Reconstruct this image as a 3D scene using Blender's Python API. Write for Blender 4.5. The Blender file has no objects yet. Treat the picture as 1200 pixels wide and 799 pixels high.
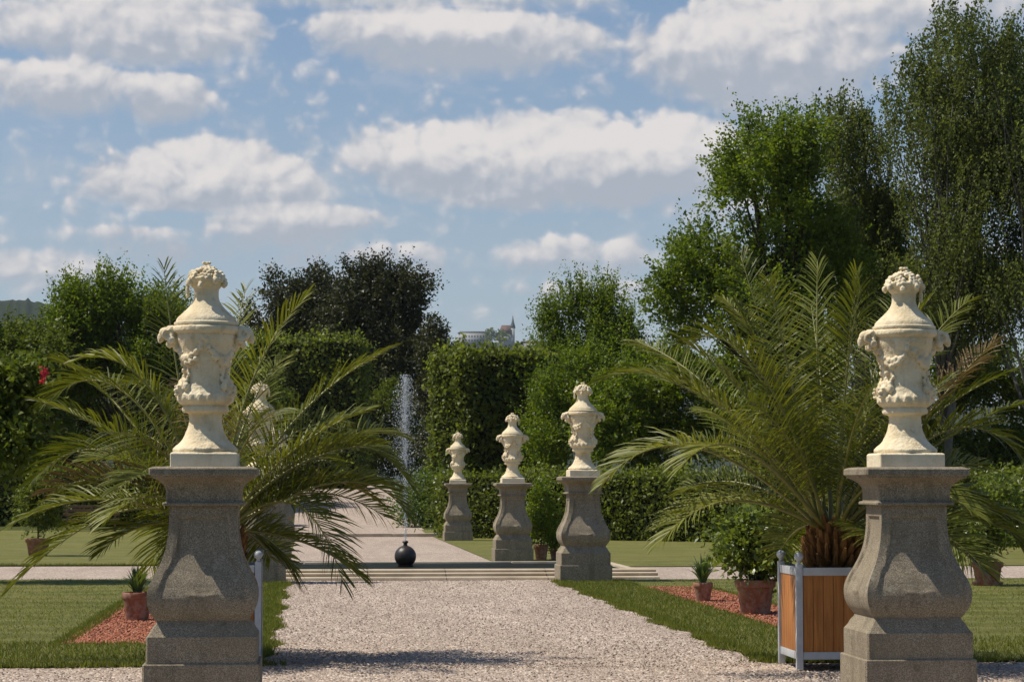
import bpy, bmesh, math, random
import numpy as np
from mathutils import Vector, Matrix, noise as mnoise

S = bpy.context.scene
COL = S.collection
rad = math.radians
RNG = np.random.default_rng(7)
random.seed(7)

# ------------------------------------------------------------------ camera frame
F_PX, EYE = 2800.0, 1.65
PSI = math.atan(240 / 2800.0)          # garden axis is +Y, the camera looks a little to its right
PITCH = math.atan(168 / 2800.0)
CAM = np.array([0.0, 0.0, EYE])
FH = np.array([math.sin(PSI), math.cos(PSI), 0.0])
RT = np.array([math.cos(PSI), -math.sin(PSI), 0.0])
FW = FH * math.cos(PITCH) + np.array([0, 0, math.sin(PITCH)])
UP = -FH * math.sin(PITCH) + np.array([0, 0, math.cos(PITCH)])

def at(x, y, D):
    d = FW + RT * ((x - 600) / F_PX) + UP * (-(y - 399.5) / F_PX)
    return CAM + d * (D / d.dot(FH))

def gz(Y):
    """height of the ground along the garden axis"""
    pts = [(-50, 0), (41.9, 0), (42.2, -0.1), (84, -0.1), (92, 0.05), (104, 0.6), (124, 1.42), (134, 1.62), (200, 2.0), (9000, 2.0)]
    return np.interp(Y, [p[0] for p in pts], [p[1] for p in pts])

def gpt(x, D):
    """ground point in the direction of column x at forward distance D"""
    p = at(x, 500, D); p[2] = gz(p[1]); return p

def vnoise(P, seed=0):
    """smooth value noise of many points at once, about -1..1"""
    P = np.asarray(P, float); I = np.floor(P).astype(np.int64); f = P - I; f = f * f * (3 - 2 * f)
    def h(i, j, k):
        n = (i * 374761393 + j * 668265263 + k * 2147483647 + seed * 974711) & 0xffffffff
        n = ((n ^ (n >> 13)) * 1274126177) & 0xffffffff
        return ((n ^ (n >> 16)) & 0xffff) / 32767.5 - 1
    r = 0
    for a in (0, 1):
        for b in (0, 1):
            for c in (0, 1):
                w = (f[:, 0] if a else 1 - f[:, 0]) * (f[:, 1] if b else 1 - f[:, 1]) * (f[:, 2] if c else 1 - f[:, 2])
                r = r + w * h(I[:, 0] + a, I[:, 1] + b, I[:, 2] + c)
    return r

# ------------------------------------------------------------------ object helpers
def mesh(name, V, F, mat, parent=None, smooth=None, tone=None, loc=None):
    V = np.asarray(V, dtype=np.float32).reshape(-1, 3)
    if isinstance(F, np.ndarray):
        F = [F]
    elif len(F) and not isinstance(F[0], np.ndarray):
        t = [f for f in F if len(f) == 3]; q = [f for f in F if len(f) == 4]; o = [f for f in F if len(f) > 4]
        G = []
        if t: G.append(np.array(t))
        if q: G.append(np.array(q))
        for f in o: G.append(np.array([f]))
        F = G
    me = bpy.data.meshes.new(name)
    loops = np.concatenate([f.reshape(-1) for f in F]).astype(np.int32)
    sizes = np.concatenate([np.full(len(f), f.shape[1]) for f in F]).astype(np.int32)
    starts = np.concatenate([[0], np.cumsum(sizes)[:-1]]).astype(np.int32)
    me.vertices.add(len(V)); me.vertices.foreach_set('co', V.reshape(-1))
    me.loops.add(len(loops)); me.loops.foreach_set('vertex_index', loops)
    me.polygons.add(len(sizes)); me.polygons.foreach_set('loop_start', starts)
    me.update(calc_edges=True); me.validate()
    if tone is not None:
        a = me.attributes.new('tone', 'FLOAT', 'FACE'); a.data.foreach_set('value', np.asarray(tone, dtype=np.float32))
    if smooth is not None:
        me.shade_smooth()
        if smooth < 179: me.set_sharp_from_angle(angle=rad(smooth))
    me.materials.append(mat)
    o = bpy.data.objects.new(name, me); COL.objects.link(o)
    if parent is not None: o.parent = parent
    if loc is not None: o.location = loc
    return o

def tag(o, label, cat, group=None):
    o['label'] = label; o['category'] = cat
    if group: o['group'] = group
    return o

def thing(name, label, cat, loc=(0, 0, 0), rz=0.0, group=None):
    o = bpy.data.objects.new(name, None); COL.objects.link(o)
    o.empty_display_size = .2
    o.location = [float(c) for c in loc]; o.rotation_euler = (0, 0, rz)
    return tag(o, label, cat, group)

def struct(o, kind='structure'):
    o['kind'] = kind; return o

def dup(root, loc, rz=0.0, label=None, scale=None):
    r = root.copy(); COL.objects.link(r)
    r.location = [float(c) for c in loc]; r.rotation_euler = (0, 0, rz)
    if scale: r.scale = (scale,) * 3
    if label: r['label'] = label
    for ch in list(root.children):
        c = ch.copy(); COL.objects.link(c); c.parent = r
        for g in list(ch.children):
            d = g.copy(); COL.objects.link(d); d.parent = c
    return r

class MB:
    """collects simple shapes into one mesh"""
    def __init__(self): self.V = []; self.F = []; self.n = 0
    def add(self, V, F):
        self.V.append(np.asarray(V, float).reshape(-1, 3)); self.F += [tuple(int(i) + self.n for i in f) for f in F]; self.n += len(self.V[-1])
    def box(self, c, s, rz=0.0, taper=1.0, bev=0.0):
        bm = bmesh.new(); bmesh.ops.create_cube(bm, size=1)
        for v in bm.verts:
            v.co = Vector((v.co.x * s[0], v.co.y * s[1], v.co.z * s[2]))
            if v.co.z > 0: v.co.x *= taper; v.co.y *= taper
        if bev: bmesh.ops.bevel(bm, geom=bm.edges[:], offset=bev, segments=2, affect='EDGES', profile=.6)
        M = Matrix.Translation(c) @ Matrix.Rotation(rz, 4, 'Z')
        bm.transform(M); self.bm(bm); bm.free(); return self
    def bm(self, bm):
        bm.verts.index_update()
        self.add([v.co[:] for v in bm.verts], [[v.index for v in f.verts] for f in bm.faces])
    def lathe(self, prof, n=32, c=(0, 0, 0), sq=None, close=True):
        prof = np.array(prof, float); a = np.arange(n) / n * 2 * math.pi
        V = np.stack([np.outer(prof[:, 0], np.cos(a)), np.outer(prof[:, 0], np.sin(a)), np.repeat(prof[:, 1:2], n, 1)], -1).reshape(-1, 3) + np.array(c)
        F = [(i * n + j, i * n + (j + 1) % n, (i + 1) * n + (j + 1) % n, (i + 1) * n + j) for i in range(len(prof) - 1) for j in range(n)]
        if close: F += [tuple(range(n - 1, -1, -1)), tuple((len(prof) - 1) * n + j for j in range(n))]
        self.add(V, F); return self
    def squares(self, prof, ch=.012):
        """square-plan mouldings: profile of (half width, z), edges chamfered by ch"""
        V = []; 
        for h, z in prof:
            k = h - ch
            V += [(h, -k, z), (h, k, z), (k, h, z), (-k, h, z), (-h, k, z), (-h, -k, z), (-k, -h, z), (k, -h, z)]
        F = [(i * 8 + j, i * 8 + (j + 1) % 8, i * 8 + 8 + (j + 1) % 8, i * 8 + 8 + j) for i in range(len(prof) - 1) for j in range(8)]
        m = len(prof) - 1
        F += [tuple(range(7, -1, -1)), tuple(m * 8 + j for j in range(8))]
        self.add(V, F); return self
    def ball(self, c, r, sub=2, rot=None):
        bm = bmesh.new(); bmesh.ops.create_icosphere(bm, subdivisions=sub, radius=1)
        r = (r, r, r) if not hasattr(r, '__len__') else r
        M = Matrix.Translation(c) @ (rot.to_4x4() if rot is not None else Matrix()) @ Matrix.Diagonal((*r, 1))
        bm.transform(M); self.bm(bm); bm.free(); return self
    def tube(self, P, R, n=6):
        P = np.asarray(P, float); R = np.broadcast_to(np.asarray(R, float), (len(P),))
        T = np.gradient(P, axis=0); T /= np.linalg.norm(T, axis=1)[:, None] + 1e-9
        ref = np.array([0, 0, 1.0]) if abs(T[0][2]) < .9 else np.array([1.0, 0, 0])
        V = []
        for p, t, r in zip(P, T, R):
            s = np.cross(t, ref); s /= np.linalg.norm(s) + 1e-9; u = np.cross(s, t)
            for k in range(n):
                a = k / n * 2 * math.pi; V.append(p + r * (s * math.cos(a) + u * math.sin(a)))
        F = [(i * n + j, i * n + (j + 1) % n, i * n + n + (j + 1) % n, i * n + n + j) for i in range(len(P) - 1) for j in range(n)]
        F += [tuple(range(n - 1, -1, -1)), tuple((len(P) - 1) * n + j for j in range(n))]
        self.add(V, F); return self
    def build(self, name, mat, parent=None, smooth=None, loc=None):
        return mesh(name, np.concatenate(self.V), self.F, mat, parent, smooth, loc=loc)
    def fused(self, name, mat, parent, voxel=.008, rough=.0, freq=30, loc=None):
        """all shapes melted into one carved-stone surface"""
        o = self.build(name, mat, None)
        m = o.modifiers.new('r', 'REMESH'); m.mode = 'VOXEL'; m.voxel_size = voxel
        s = o.modifiers.new('s', 'SMOOTH'); s.factor = .5; s.iterations = 2
        dg = bpy.context.evaluated_depsgraph_get()
        me = bpy.data.meshes.new_from_object(o.evaluated_get(dg))
        old = o.data; o.modifiers.clear(); o.data = me; bpy.data.meshes.remove(old); me.name = name
        if rough:
            n = len(me.vertices); co = np.empty(n * 3, np.float32); nn = np.empty(n * 3, np.float32)
            me.vertices.foreach_get('co', co); me.vertices.foreach_get('normal', nn); co = co.reshape(-1, 3); nn = nn.reshape(-1, 3)
            k = vnoise(co * freq) + .5 * vnoise(co * freq * 2.1, 3)
            me.vertices.foreach_set('co', (co + nn * (rough * k)[:, None]).reshape(-1))
        me.shade_smooth()
        if not me.materials: me.materials.append(mat)
        o.parent = parent
        if loc is not None: o.location = loc
        return o

# ------------------------------------------------------------------ materials
class NT:
    def __init__(self, nt): self.nt = nt
    def n(self, t, **kw):
        nd = self.nt.nodes.new(t)
        for k, v in kw.items():
            if k.startswith('i_'):
                key = k[2:].replace('_', ' ')
                self.put(nd.inputs[int(key) if key.isdigit() else key], v)
            else: setattr(nd, k, v)
        return nd
    def put(self, sock, v):
        if isinstance(v, bpy.types.NodeSocket): self.nt.links.new(v, sock)
        elif isinstance(v, bpy.types.Node): self.nt.links.new(v.outputs[0], sock)
        else:
            if hasattr(v, '__len__') and len(v) == 3 and sock.type == 'RGBA': v = (*v, 1)
            sock.default_value = v
    def m(self, op, a, b=0.0, c=None, clamp=False):
        nd = self.nt.nodes.new('ShaderNodeMath'); nd.operation = op; nd.use_clamp = clamp
        self.put(nd.inputs[0], a); self.put(nd.inputs[1], b)
        if c is not None: self.put(nd.inputs[2], c)
        return nd.outputs[0]
    def mix(self, f, a, b, mode='MIX'):
        nd = self.nt.nodes.new('ShaderNodeMix'); nd.data_type = 'RGBA'; nd.blend_type = mode
        self.put(nd.inputs[0], f); self.put(nd.inputs[6], a); self.put(nd.inputs[7], b)
        return nd.outputs[2]
    def ramp(self, f, stops):
        nd = self.nt.nodes.new('ShaderNodeValToRGB'); e = nd.color_ramp.elements
        while len(e) < len(stops): e.new(.5)
        for el, (p, c) in zip(e, stops):
            el.position = p; el.color = (*c, 1) if hasattr(c, '__len__') else (c, c, c, 1)
        self.put(nd.inputs[0], f); return nd.outputs[0]
    def noise(self, vec, scale, detail=4, rough=.55, dist=0.0):
        nd = self.n('ShaderNodeTexNoise'); self.put(nd.inputs['Vector'], vec)
        nd.inputs['Scale'].default_value = scale; nd.inputs['Detail'].default_value = detail
        nd.inputs['Roughness'].default_value = rough; nd.inputs['Distortion'].default_value = dist
        return nd.outputs['Fac']
    def voro(self, vec, scale, feature='F1', out='Distance'):
        nd = self.n('ShaderNodeTexVoronoi', feature=feature); self.put(nd.inputs['Vector'], vec)
        nd.inputs['Scale'].default_value = scale
        return nd.outputs[out]

def new_mat(name):
    m = bpy.data.materials.new(name); m.use_nodes = True
    m.node_tree.nodes.clear(); t = NT(m.node_tree)
    t.out = t.n('ShaderNodeOutputMaterial'); return m, t

def principled(t, col, rough=.7, bump=None, dist=.01, strength=1.0, metal=0.0, spec=.4, **kw):
    b = t.n('ShaderNodeBsdfPrincipled')
    t.put(b.inputs['Base Color'], col); t.put(b.inputs['Roughness'], rough)
    b.inputs['Metallic'].default_value = metal; b.inputs['Specular IOR Level'].default_value = spec
    if bump is not None:
        bn = t.n('ShaderNodeBump'); t.put(bn.inputs['Height'], bump)
        bn.inputs['Distance'].default_value = dist; bn.inputs['Strength'].default_value = strength
        t.put(b.inputs['Normal'], bn.outputs[0])
    t.nt.links.new(b.outputs[0], t.out.inputs[0]); return b

def leaf_mat(name, dark, light, trans=.35, rough=.45, spec=.4, tcol=None, pos=None):
    m, t = new_mat(name)
    a = t.n('ShaderNodeAttribute', attribute_name='tone').outputs['Fac']
    col = t.ramp(a, [(0, dark), (.75, light), (1, tuple(min(1, c * 1.35) for c in light))])
    b = t.n('ShaderNodeBsdfPrincipled'); t.put(b.inputs['Base Color'], col)
    b.inputs['Roughness'].default_value = rough; b.inputs['Specular IOR Level'].default_value = spec
    tr = t.n('ShaderNodeBsdfTranslucent')
    k = tcol or (1.5, 1.55, .7)
    t.put(tr.inputs[0], t.mix(1.0, col, (*k, 1), 'MULTIPLY'))
    mx = t.n('ShaderNodeMixShader'); mx.inputs[0].default_value = trans
    t.nt.links.new(b.outputs[0], mx.inputs[1]); t.nt.links.new(tr.outputs[0], mx.inputs[2])
    t.nt.links.new(mx.outputs[0], t.out.inputs[0]); return m

def obj_co(t): return t.n('ShaderNodeTexCoord').outputs['Object']
def pos_co(t): return t.n('ShaderNodeNewGeometry').outputs['Position']

def m_granite():
    m, t = new_mat('granite'); c = pos_co(t)
    sp = t.noise(c, 120, 2, .7); st = t.noise(c, 3.5, 5, .6); v = t.voro(c, 75, out='Color')
    v = t.n('ShaderNodeSeparateColor', i_0=v).outputs[0]
    col = t.ramp(sp, [(.33, (.11, .09, .062)), (.5, (.30, .248, .175)), (.66, (.47, .40, .295))])
    col = t.mix(t.m('MULTIPLY', v, .35), col, (.13, .11, .08, 1))
    col = t.mix(t.ramp(st, [(.42, 0), (.72, .55)]), col, (.20, .168, .11, 1))
    lich = t.noise(c, 9, 6, .7)
    col = t.mix(t.ramp(lich, [(.60, 0), (.68, .55)]), col, (.42, .40, .31, 1))
    dk = t.noise(c, 6.3, 6, .72)
    col = t.mix(t.ramp(dk, [(.58, 0), (.68, .6)]), col, (.10, .085, .06, 1))
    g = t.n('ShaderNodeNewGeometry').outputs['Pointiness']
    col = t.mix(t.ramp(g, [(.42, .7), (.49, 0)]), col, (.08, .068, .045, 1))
    mp = t.n('ShaderNodeMapping', i_Vector=c); mp.inputs['Scale'].default_value = (7, 7, .8)
    run = t.noise(mp.outputs[0], 1.0, 5, .65)
    col = t.mix(t.ramp(run, [(.5, 0), (.72, .6)]), col, (.12, .098, .065, 1))
    principled(t, col, .85, t.m('ADD', t.m('MULTIPLY', sp, .6), st), .012, .7, spec=.25); return m

def m_sandstone():
    m, t = new_mat('sandstone'); c = pos_co(t)
    a = t.noise(c, 5, 6, .65); b = t.noise(c, 60, 3, .6); w = t.noise(c, 16, 5, .7)
    col = t.ramp(a, [(.3, (.58, .46, .28)), (.5, (.76, .64, .43)), (.7, (.80, .71, .52))])
    col = t.mix(t.ramp(w, [(.58, 0), (.75, .55)]), col, (.33, .27, .19, 1))
    col = t.mix(t.ramp(b, [(.6, 0), (.8, .35)]), col, (.4, .33, .2, 1))
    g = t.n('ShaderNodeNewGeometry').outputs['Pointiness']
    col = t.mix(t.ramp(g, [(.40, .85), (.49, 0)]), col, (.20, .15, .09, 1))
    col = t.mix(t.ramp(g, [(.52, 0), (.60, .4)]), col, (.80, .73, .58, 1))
    mp = t.n('ShaderNodeMapping', i_Vector=c); mp.inputs['Scale'].default_value = (16, 16, 1.6)
    run = t.noise(mp.outputs[0], 1.0, 5, .65)
    col = t.mix(t.ramp(run, [(.56, 0), (.76, .4)]), col, (.30, .245, .165, 1))
    principled(t, col, .88, t.m('ADD', t.m('MULTIPLY', b, .7), w), .012, .8, spec=.15); return m

def m_step():
    m, t = new_mat('step_stone'); c = pos_co(t)
    a = t.noise(c, 2.2, 6, .65); b = t.noise(c, 45, 3, .7)
    col = t.ramp(a, [(.3, (.36, .29, .205)), (.55, (.5, .42, .31)), (.75, (.54, .47, .36))])
    col = t.mix(t.ramp(b, [(.55, 0), (.8, .5)]), col, (.22, .19, .14, 1))
    principled(t, col, .85, b, .006, .7, spec=.2); return m

def m_gravel(name, cols, scale, stain=.3):
    m, t = new_mat(name); c = pos_co(t)
    v1 = t.n('ShaderNodeTexVoronoi'); t.put(v1.inputs['Vector'], c); v1.inputs['Scale'].default_value = scale
    rnd = t.n('ShaderNodeSeparateColor', i_0=v1.outputs['Color']).outputs[0]
    col = t.ramp(rnd, [(0, cols[0]), (.35, cols[1]), (.7, cols[2]), (1, cols[3])])
    col = t.mix(t.ramp(v1.outputs['Distance'], [(.6, 0), (.95, .35)]), col, tuple(x * .55 for x in cols[0]) + (1,))
    big = t.noise(c, .55, 5, .6)
    col = t.mix(t.ramp(big, [(.4, 0), (.7, stain)]), col, tuple(x * .8 for x in cols[1]) + (1,))
    mid = t.noise(c, 9, 3, .7)
    h = t.m('ADD', t.m('MULTIPLY', v1.outputs['Distance'], -1.0), t.m('MULTIPLY', mid, .5))
    wear = t.noise(t.n('ShaderNodeMapping', i_Vector=c, i_Scale=(1.4, .18, 1)).outputs[0], 1.0, 4, .6)
    col = t.mix(t.ramp(wear, [(.45, 0), (.62, .35)]), col, tuple(x * .72 for x in cols[1]) + (1,))
    principled(t, col, .9, h, .018, .9, spec=.2); return m

def m_lawn(name='lawn_turf', cols=((.095, .105, .022), (.155, .16, .04), (.23, .225, .075)), mown=True):
    m, t = new_mat(name); c = pos_co(t)
    a = t.noise(c, 1.1, 6, .65); b = t.noise(c, 55, 4, .75)
    f = t.m('ADD', t.m('MULTIPLY', a, .55), t.m('MULTIPLY', b, .5))
    col = t.ramp(f, [(.36, cols[0]), (.52, cols[1]), (.68, cols[2])])
    if mown:
        pt = t.noise(c, .35, 5, .65); col = t.mix(t.ramp(pt, [(.45, 0), (.7, .5)]), col, (.25, .21, .07, 1))
        p2 = t.noise(c, 6, 4, .7); col = t.mix(t.ramp(p2, [(.5, 0), (.7, .45)]), col, tuple(x * .7 for x in cols[0]) + (1,))
        s = t.n('ShaderNodeSeparateXYZ', i_0=c).outputs[1]
        st = t.m('SINE', t.m('MULTIPLY', s, 5.2)); st = t.ramp(st, [(.35, 0), (.65, .28)])
        col = t.mix(st, col, tuple(x * 1.35 for x in cols[2]) + (1,))
    principled(t, col, .75, b, .04, .9, spec=.15); return m

def m_soil():
    m, t = new_mat('soil'); c = pos_co(t); b = t.noise(c, 40, 4, .7)
    principled(t, t.ramp(b, [(.3, (.02, .015, .01)), (.7, (.07, .05, .035))]), .95, b, .02, spec=.1); return m

def m_wood(name, a, b, along=2):
    m, t = new_mat(name); c = obj_co(t)
    mp = t.n('ShaderNodeMapping', i_Vector=c); s = [14, 14, 14]; s[along] = .9; mp.inputs['Scale'].default_value = s
    g = t.noise(mp.outputs[0], 3.0, 6, .65, .6); l = t.noise(c, 2.5, 3)
    f = t.m('ADD', t.m('MULTIPLY', g, .7), t.m('MULTIPLY', l, .3))
    principled(t, t.ramp(f, [(.33, a), (.62, b)]), .5, g, .003, .5, spec=.35); return m

def m_plain(name, col, rough=.5, metal=0.0, spec=.4, var=.25, scale=6, bump=.004):
    m, t = new_mat(name); c = obj_co(t); n = t.noise(c, scale, 5, .65)
    cc = t.mix(t.ramp(n, [(.35, 0), (.7, 1)]), tuple(x * (1 - var) for x in col) + (1,), tuple(min(1, x * (1 + var * .5)) for x in col) + (1,))
    principled(t, cc, rough, t.noise(c, scale * 8, 3), bump, .5, metal=metal, spec=spec); return m

def m_terracotta():
    m, t = new_mat('terracotta'); c = obj_co(t); a = t.noise(c, 4, 6, .65); b = t.noise(c, 14, 5, .7)
    col = t.ramp(a, [(.3, (.2, .075, .04)), (.6, (.36, .14, .075))])
    z = t.n('ShaderNodeSeparateXYZ', i_0=c).outputs[2]
    f = t.m('MULTIPLY', t.ramp(b, [(.42, 0), (.62, .6)]), t.ramp(z, [(.0, 1), (.35, .45)]))
    principled(t, t.mix(f, col, (.45, .38, .32, 1)), .85, b, .006, .6, spec=.2); return m

def m_bark(name, a, b, sc=5):
    m, t = new_mat(name); c = obj_co(t)
    mp = t.n('ShaderNodeMapping', i_Vector=c); mp.inputs['Scale'].default_value = (1, 1, .25)
    n = t.noise(mp.outputs[0], sc, 6, .7)
    principled(t, t.ramp(n, [(.35, a), (.65, b)]), .9, n, .04, .9, spec=.15); return m

def m_water():
    m, t = new_mat('pool_water'); c = pos_co(t); n = t.noise(c, 9, 3, .6)
    b = principled(t, (.016, .018, .013), .5, n, .03, .8, spec=.04); b.inputs['IOR'].default_value = 1.33; return m

def m_drops():
    m, t = new_mat('spray')
    b = principled(t, (.75, .80, .84), .1, spec=.6); b.inputs['IOR'].default_value = 1.33
    b.inputs['Transmission Weight'].default_value = .35; return m

def m_roof():
    m, t = new_mat('roof_tiles'); c = obj_co(t); n = t.noise(c, .15, 4)
    principled(t, t.ramp(n, [(.3, (.10, .055, .045)), (.7, (.17, .095, .08))]), .85, spec=.2); return m

GRAN, SAND, STEP, SOIL = m_granite(), m_sandstone(), m_step(), m_soil()
GRAVEL = m_gravel('path_gravel', ((.22, .165, .13), (.40, .315, .255), (.51, .415, .34), (.70, .60, .51)), 40)
REDG = m_gravel('red_chips', ((.17, .055, .03), (.32, .11, .06), (.42, .16, .09), (.5, .26, .18)), 34, .1)
LAWN = m_lawn()
GROUND = m_lawn('rough_grass', ((.045, .055, .012), (.075, .088, .02), (.11, .12, .03)), False)
TERRA = m_terracotta()
PLANK = m_wood('orange_planks', (.27, .09, .016), (.50, .205, .05))
BENCHW = m_wood('bench_wood', (.10, .055, .03), (.19, .11, .06), 0)
POST = m_plain('grey_paint', (.50, .53, .56), .35, 0, .5, .18)
BLACKST = m_plain('black_stone', (.034, .025, .019), .4, 0, .5, .5, 18)
BARK, BARKD = m_bark('bark', (.045, .035, .025), (.13, .105, .08)), m_bark('dark_bark', (.02, .017, .013), (.06, .05, .04))
BIRCHB = m_bark('birch_bark', (.035, .03, .025), (.20, .19, .17), 1.2)
PALMT = m_bark('palm_boots', (.07, .035, .012), (.30, .15, .05), 9)
CORE = m_plain('hedge_twigs', (.022, .026, .01), .95, 0, .05, .5, 7, .03)
WATER, DROPS, ROOF = m_water(), m_drops(), m_roof()
WALLP = m_plain('pale_render', (.36, .37, .38), .9, 0, .2, .15, .2)
SLATE = m_plain('spire_copper', (.09, .11, .11), .7, 0, .3, .3, .3)
GLASSD = m_plain('dark_window', (.03, .035, .045), .2, 0, .5, .3, .3)
FOREST = m_lawn('forest_floor', ((.010, .017, .010), (.018, .028, .014), (.028, .04, .018)), False)

L_BRIGHT = leaf_mat('leaf_bright', (.055, .085, .006), (.15, .20, .018), .45)
L_HEDGE = leaf_mat('leaf_hedge', (.035, .052, .008), (.17, .20, .034), .42, .45, .3)
L_LIME = leaf_mat('leaf_lime', (.045, .08, .012), (.12, .17, .03), .42)
L_YEW = leaf_mat('leaf_yew', (.02, .025, .009), (.065, .068, .024), .2, .5, .35)
L_BIRCH = leaf_mat('leaf_birch', (.05, .065, .016), (.14, .165, .045), .42, .55, .22)
L_MID = leaf_mat('leaf_mid', (.045, .07, .009), (.13, .16, .024), .36, .55, .2)
L_CITRUS = leaf_mat('leaf_glossy', (.06, .09, .012), (.19, .23, .045), .38, .35, .5)
L_AGAVE = leaf_mat('leaf_strap', (.035, .07, .02), (.1, .15, .05), .25, .4, .5)
L_PALM = leaf_mat('leaf_palm', (.052, .070, .009), (.19, .205, .032), .30, .48, .32, (1.4, 1.35, .45))
L_PALMDRY = leaf_mat('leaf_palm_dry', (.11, .07, .025), (.26, .19, .08), .25, .5, .3, (1.2, 1.1, .8))
L_GRASS = leaf_mat('leaf_grass', (.065, .085, .012), (.17, .18, .04), .35, .6, .12)
L_LAWNG = leaf_mat('leaf_lawn', (.095, .115, .020), (.215, .235, .06), .35, .6, .12)
L_FLOWER = leaf_mat('petal_red', (.35, .02, .03), (.5, .05, .06), .3, .5, .3, (1.2, .8, .8))
L_WHITE = leaf_mat('petal_white', (.6, .6, .55), (.8, .8, .75), .3, .5, .3, (1, 1, 1))
RACHIS = m_plain('frond_rib', (.22, .21, .05), .4, 0, .5, .2, 5)

# ------------------------------------------------------------------ ground
def sheet(name, x0, x1, y0, y1, dz, mat, wob=0.0, nx=1, step=1.0, kind='structure'):
    ys = np.unique(np.concatenate([np.arange(y0, y1, step), [y1], [k for k in (41.9, 42.2, 84, 92, 104, 124, 134, 200) if y0 < k < y1]]))
    V = []; r = np.random.default_rng(int(abs(y0 * 7)) + 3)
    xs = np.linspace(0, 1, nx + 1)
    for j, y in enumerate(ys):
        a = (x0(y) if callable(x0) else x0); b = (x1(y) if callable(x1) else x1)
        a += r.normal(0, wob) if wob else 0; b += r.normal(0, wob) if wob else 0
        for k in xs: V.append((a + (b - a) * k, y, gz(y) + dz))
    n = nx + 1
    F = [(j * n + i, j * n + i + 1, j * n + n + i + 1, j * n + n + i) for j in range(len(ys) - 1) for i in range(nx)]
    return struct(mesh(name, V, F, mat), kind)

sheet('ground', -6000, 6000, -60, 9000, -.012, GROUND, step=400)
def wav(y, k): return .06 * math.sin(1.7 * y + k) + .05 * math.sin(4.3 * y + 2 * k) + .03 * math.sin(9.1 * y + k)
XL, XR = -.38, 4.2                                             # edges of the main path
def gravel(name, x0, x1, y0, y1, dx, dy, seed):
    """loose gravel: a fine sheet whose points rise and fall like small stones"""
    r = np.random.default_rng(seed); xs = np.arange(x0, x1 + dx / 2, dx); ys = np.arange(y0, y1 + dy / 2, dy); ys[-1] = y1
    X, Y = np.meshgrid(xs, ys); n, m = X.shape
    h = r.uniform(0, 1, X.shape) ** 2.2 * .016 + .010 * vnoise(np.column_stack([X.ravel() * .8, Y.ravel() * .8, X.ravel() * 0])).reshape(X.shape)
    h[0] = h[-1] = .004
    V = np.stack([X + r.normal(0, dx * .22, X.shape), Y + r.normal(0, dy * .2, X.shape), gz(Y) + h], -1)
    V[0, :, 1] = y0; V[-1, :, 1] = y1
    I = np.arange(n * m).reshape(n, m)
    F = np.stack([I[:-1, :-1], I[:-1, 1:], I[1:, 1:], I[1:, :-1]], -1).reshape(-1, 4)
    return struct(mesh(name, V, F, GRAVEL))
gravel('gravel_path', XL - .14, XR + .16, 21.9, 31.0, .022, .028, 3)
gravel('gravel_path', XL - .14, XR + .16, 31.0, 41.15, .026, .045, 4)
sheet('cross_path', -40, 45, 16.6, 19.0, 0, GRAVEL, step=2)
sheet('cross_path', -40, -7.0, 19.0, 21.9, 0, GRAVEL, step=2); sheet('cross_path', 9.0, 45, 19.0, 21.9, 0, GRAVEL, step=2)
gravel('cross_path', -7.0, 9.0, 19.0, 21.9, .022, .028, 5)
sheet('fountain_court', -45, 50, 42.2, 52.0, 0, GRAVEL, step=2)
sheet('far_path', XL - .1, XR + .12, 52.0, 150, .004, GRAVEL, step=2)
BEDS = ((-2.5, -1.47), (5.37, 6.36)); BY = (25.0, 38.2)
r_lawns = [(-45, -2.5, 25.0, 38.2), (-45, XL, 38.2, 43.2), (-45, XL, 22.0, 25.0), (-1.47, XL, 25.0, 38.2),
           (6.36, 50, 25.0, 38.2), (XR, 50, 38.2, 40.9), (XR, 50, 22.0, 25.0), (XR, 5.37, 25.0, 38.2),
           (-45, XL, 52.4, 88.0), (XR, 55, 50.6, 88.0)]
for a, b, y0, y1 in r_lawns:
    if y0 < 40 and a == XR: a = lambda y: XR + wav(y, 1)
    if y0 < 40 and b == XL: b = lambda y: XL + wav(y, 4)
    sheet('lawn', a, b, y0, y1, .02 if y0 < 42 else .016, LAWN, step=.25 if y0 < 40 else 2, nx=6)
for a, b in BEDS: sheet('red_gravel_bed', a, b, BY[0], BY[1], .01, REDG, step=.5)

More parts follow.
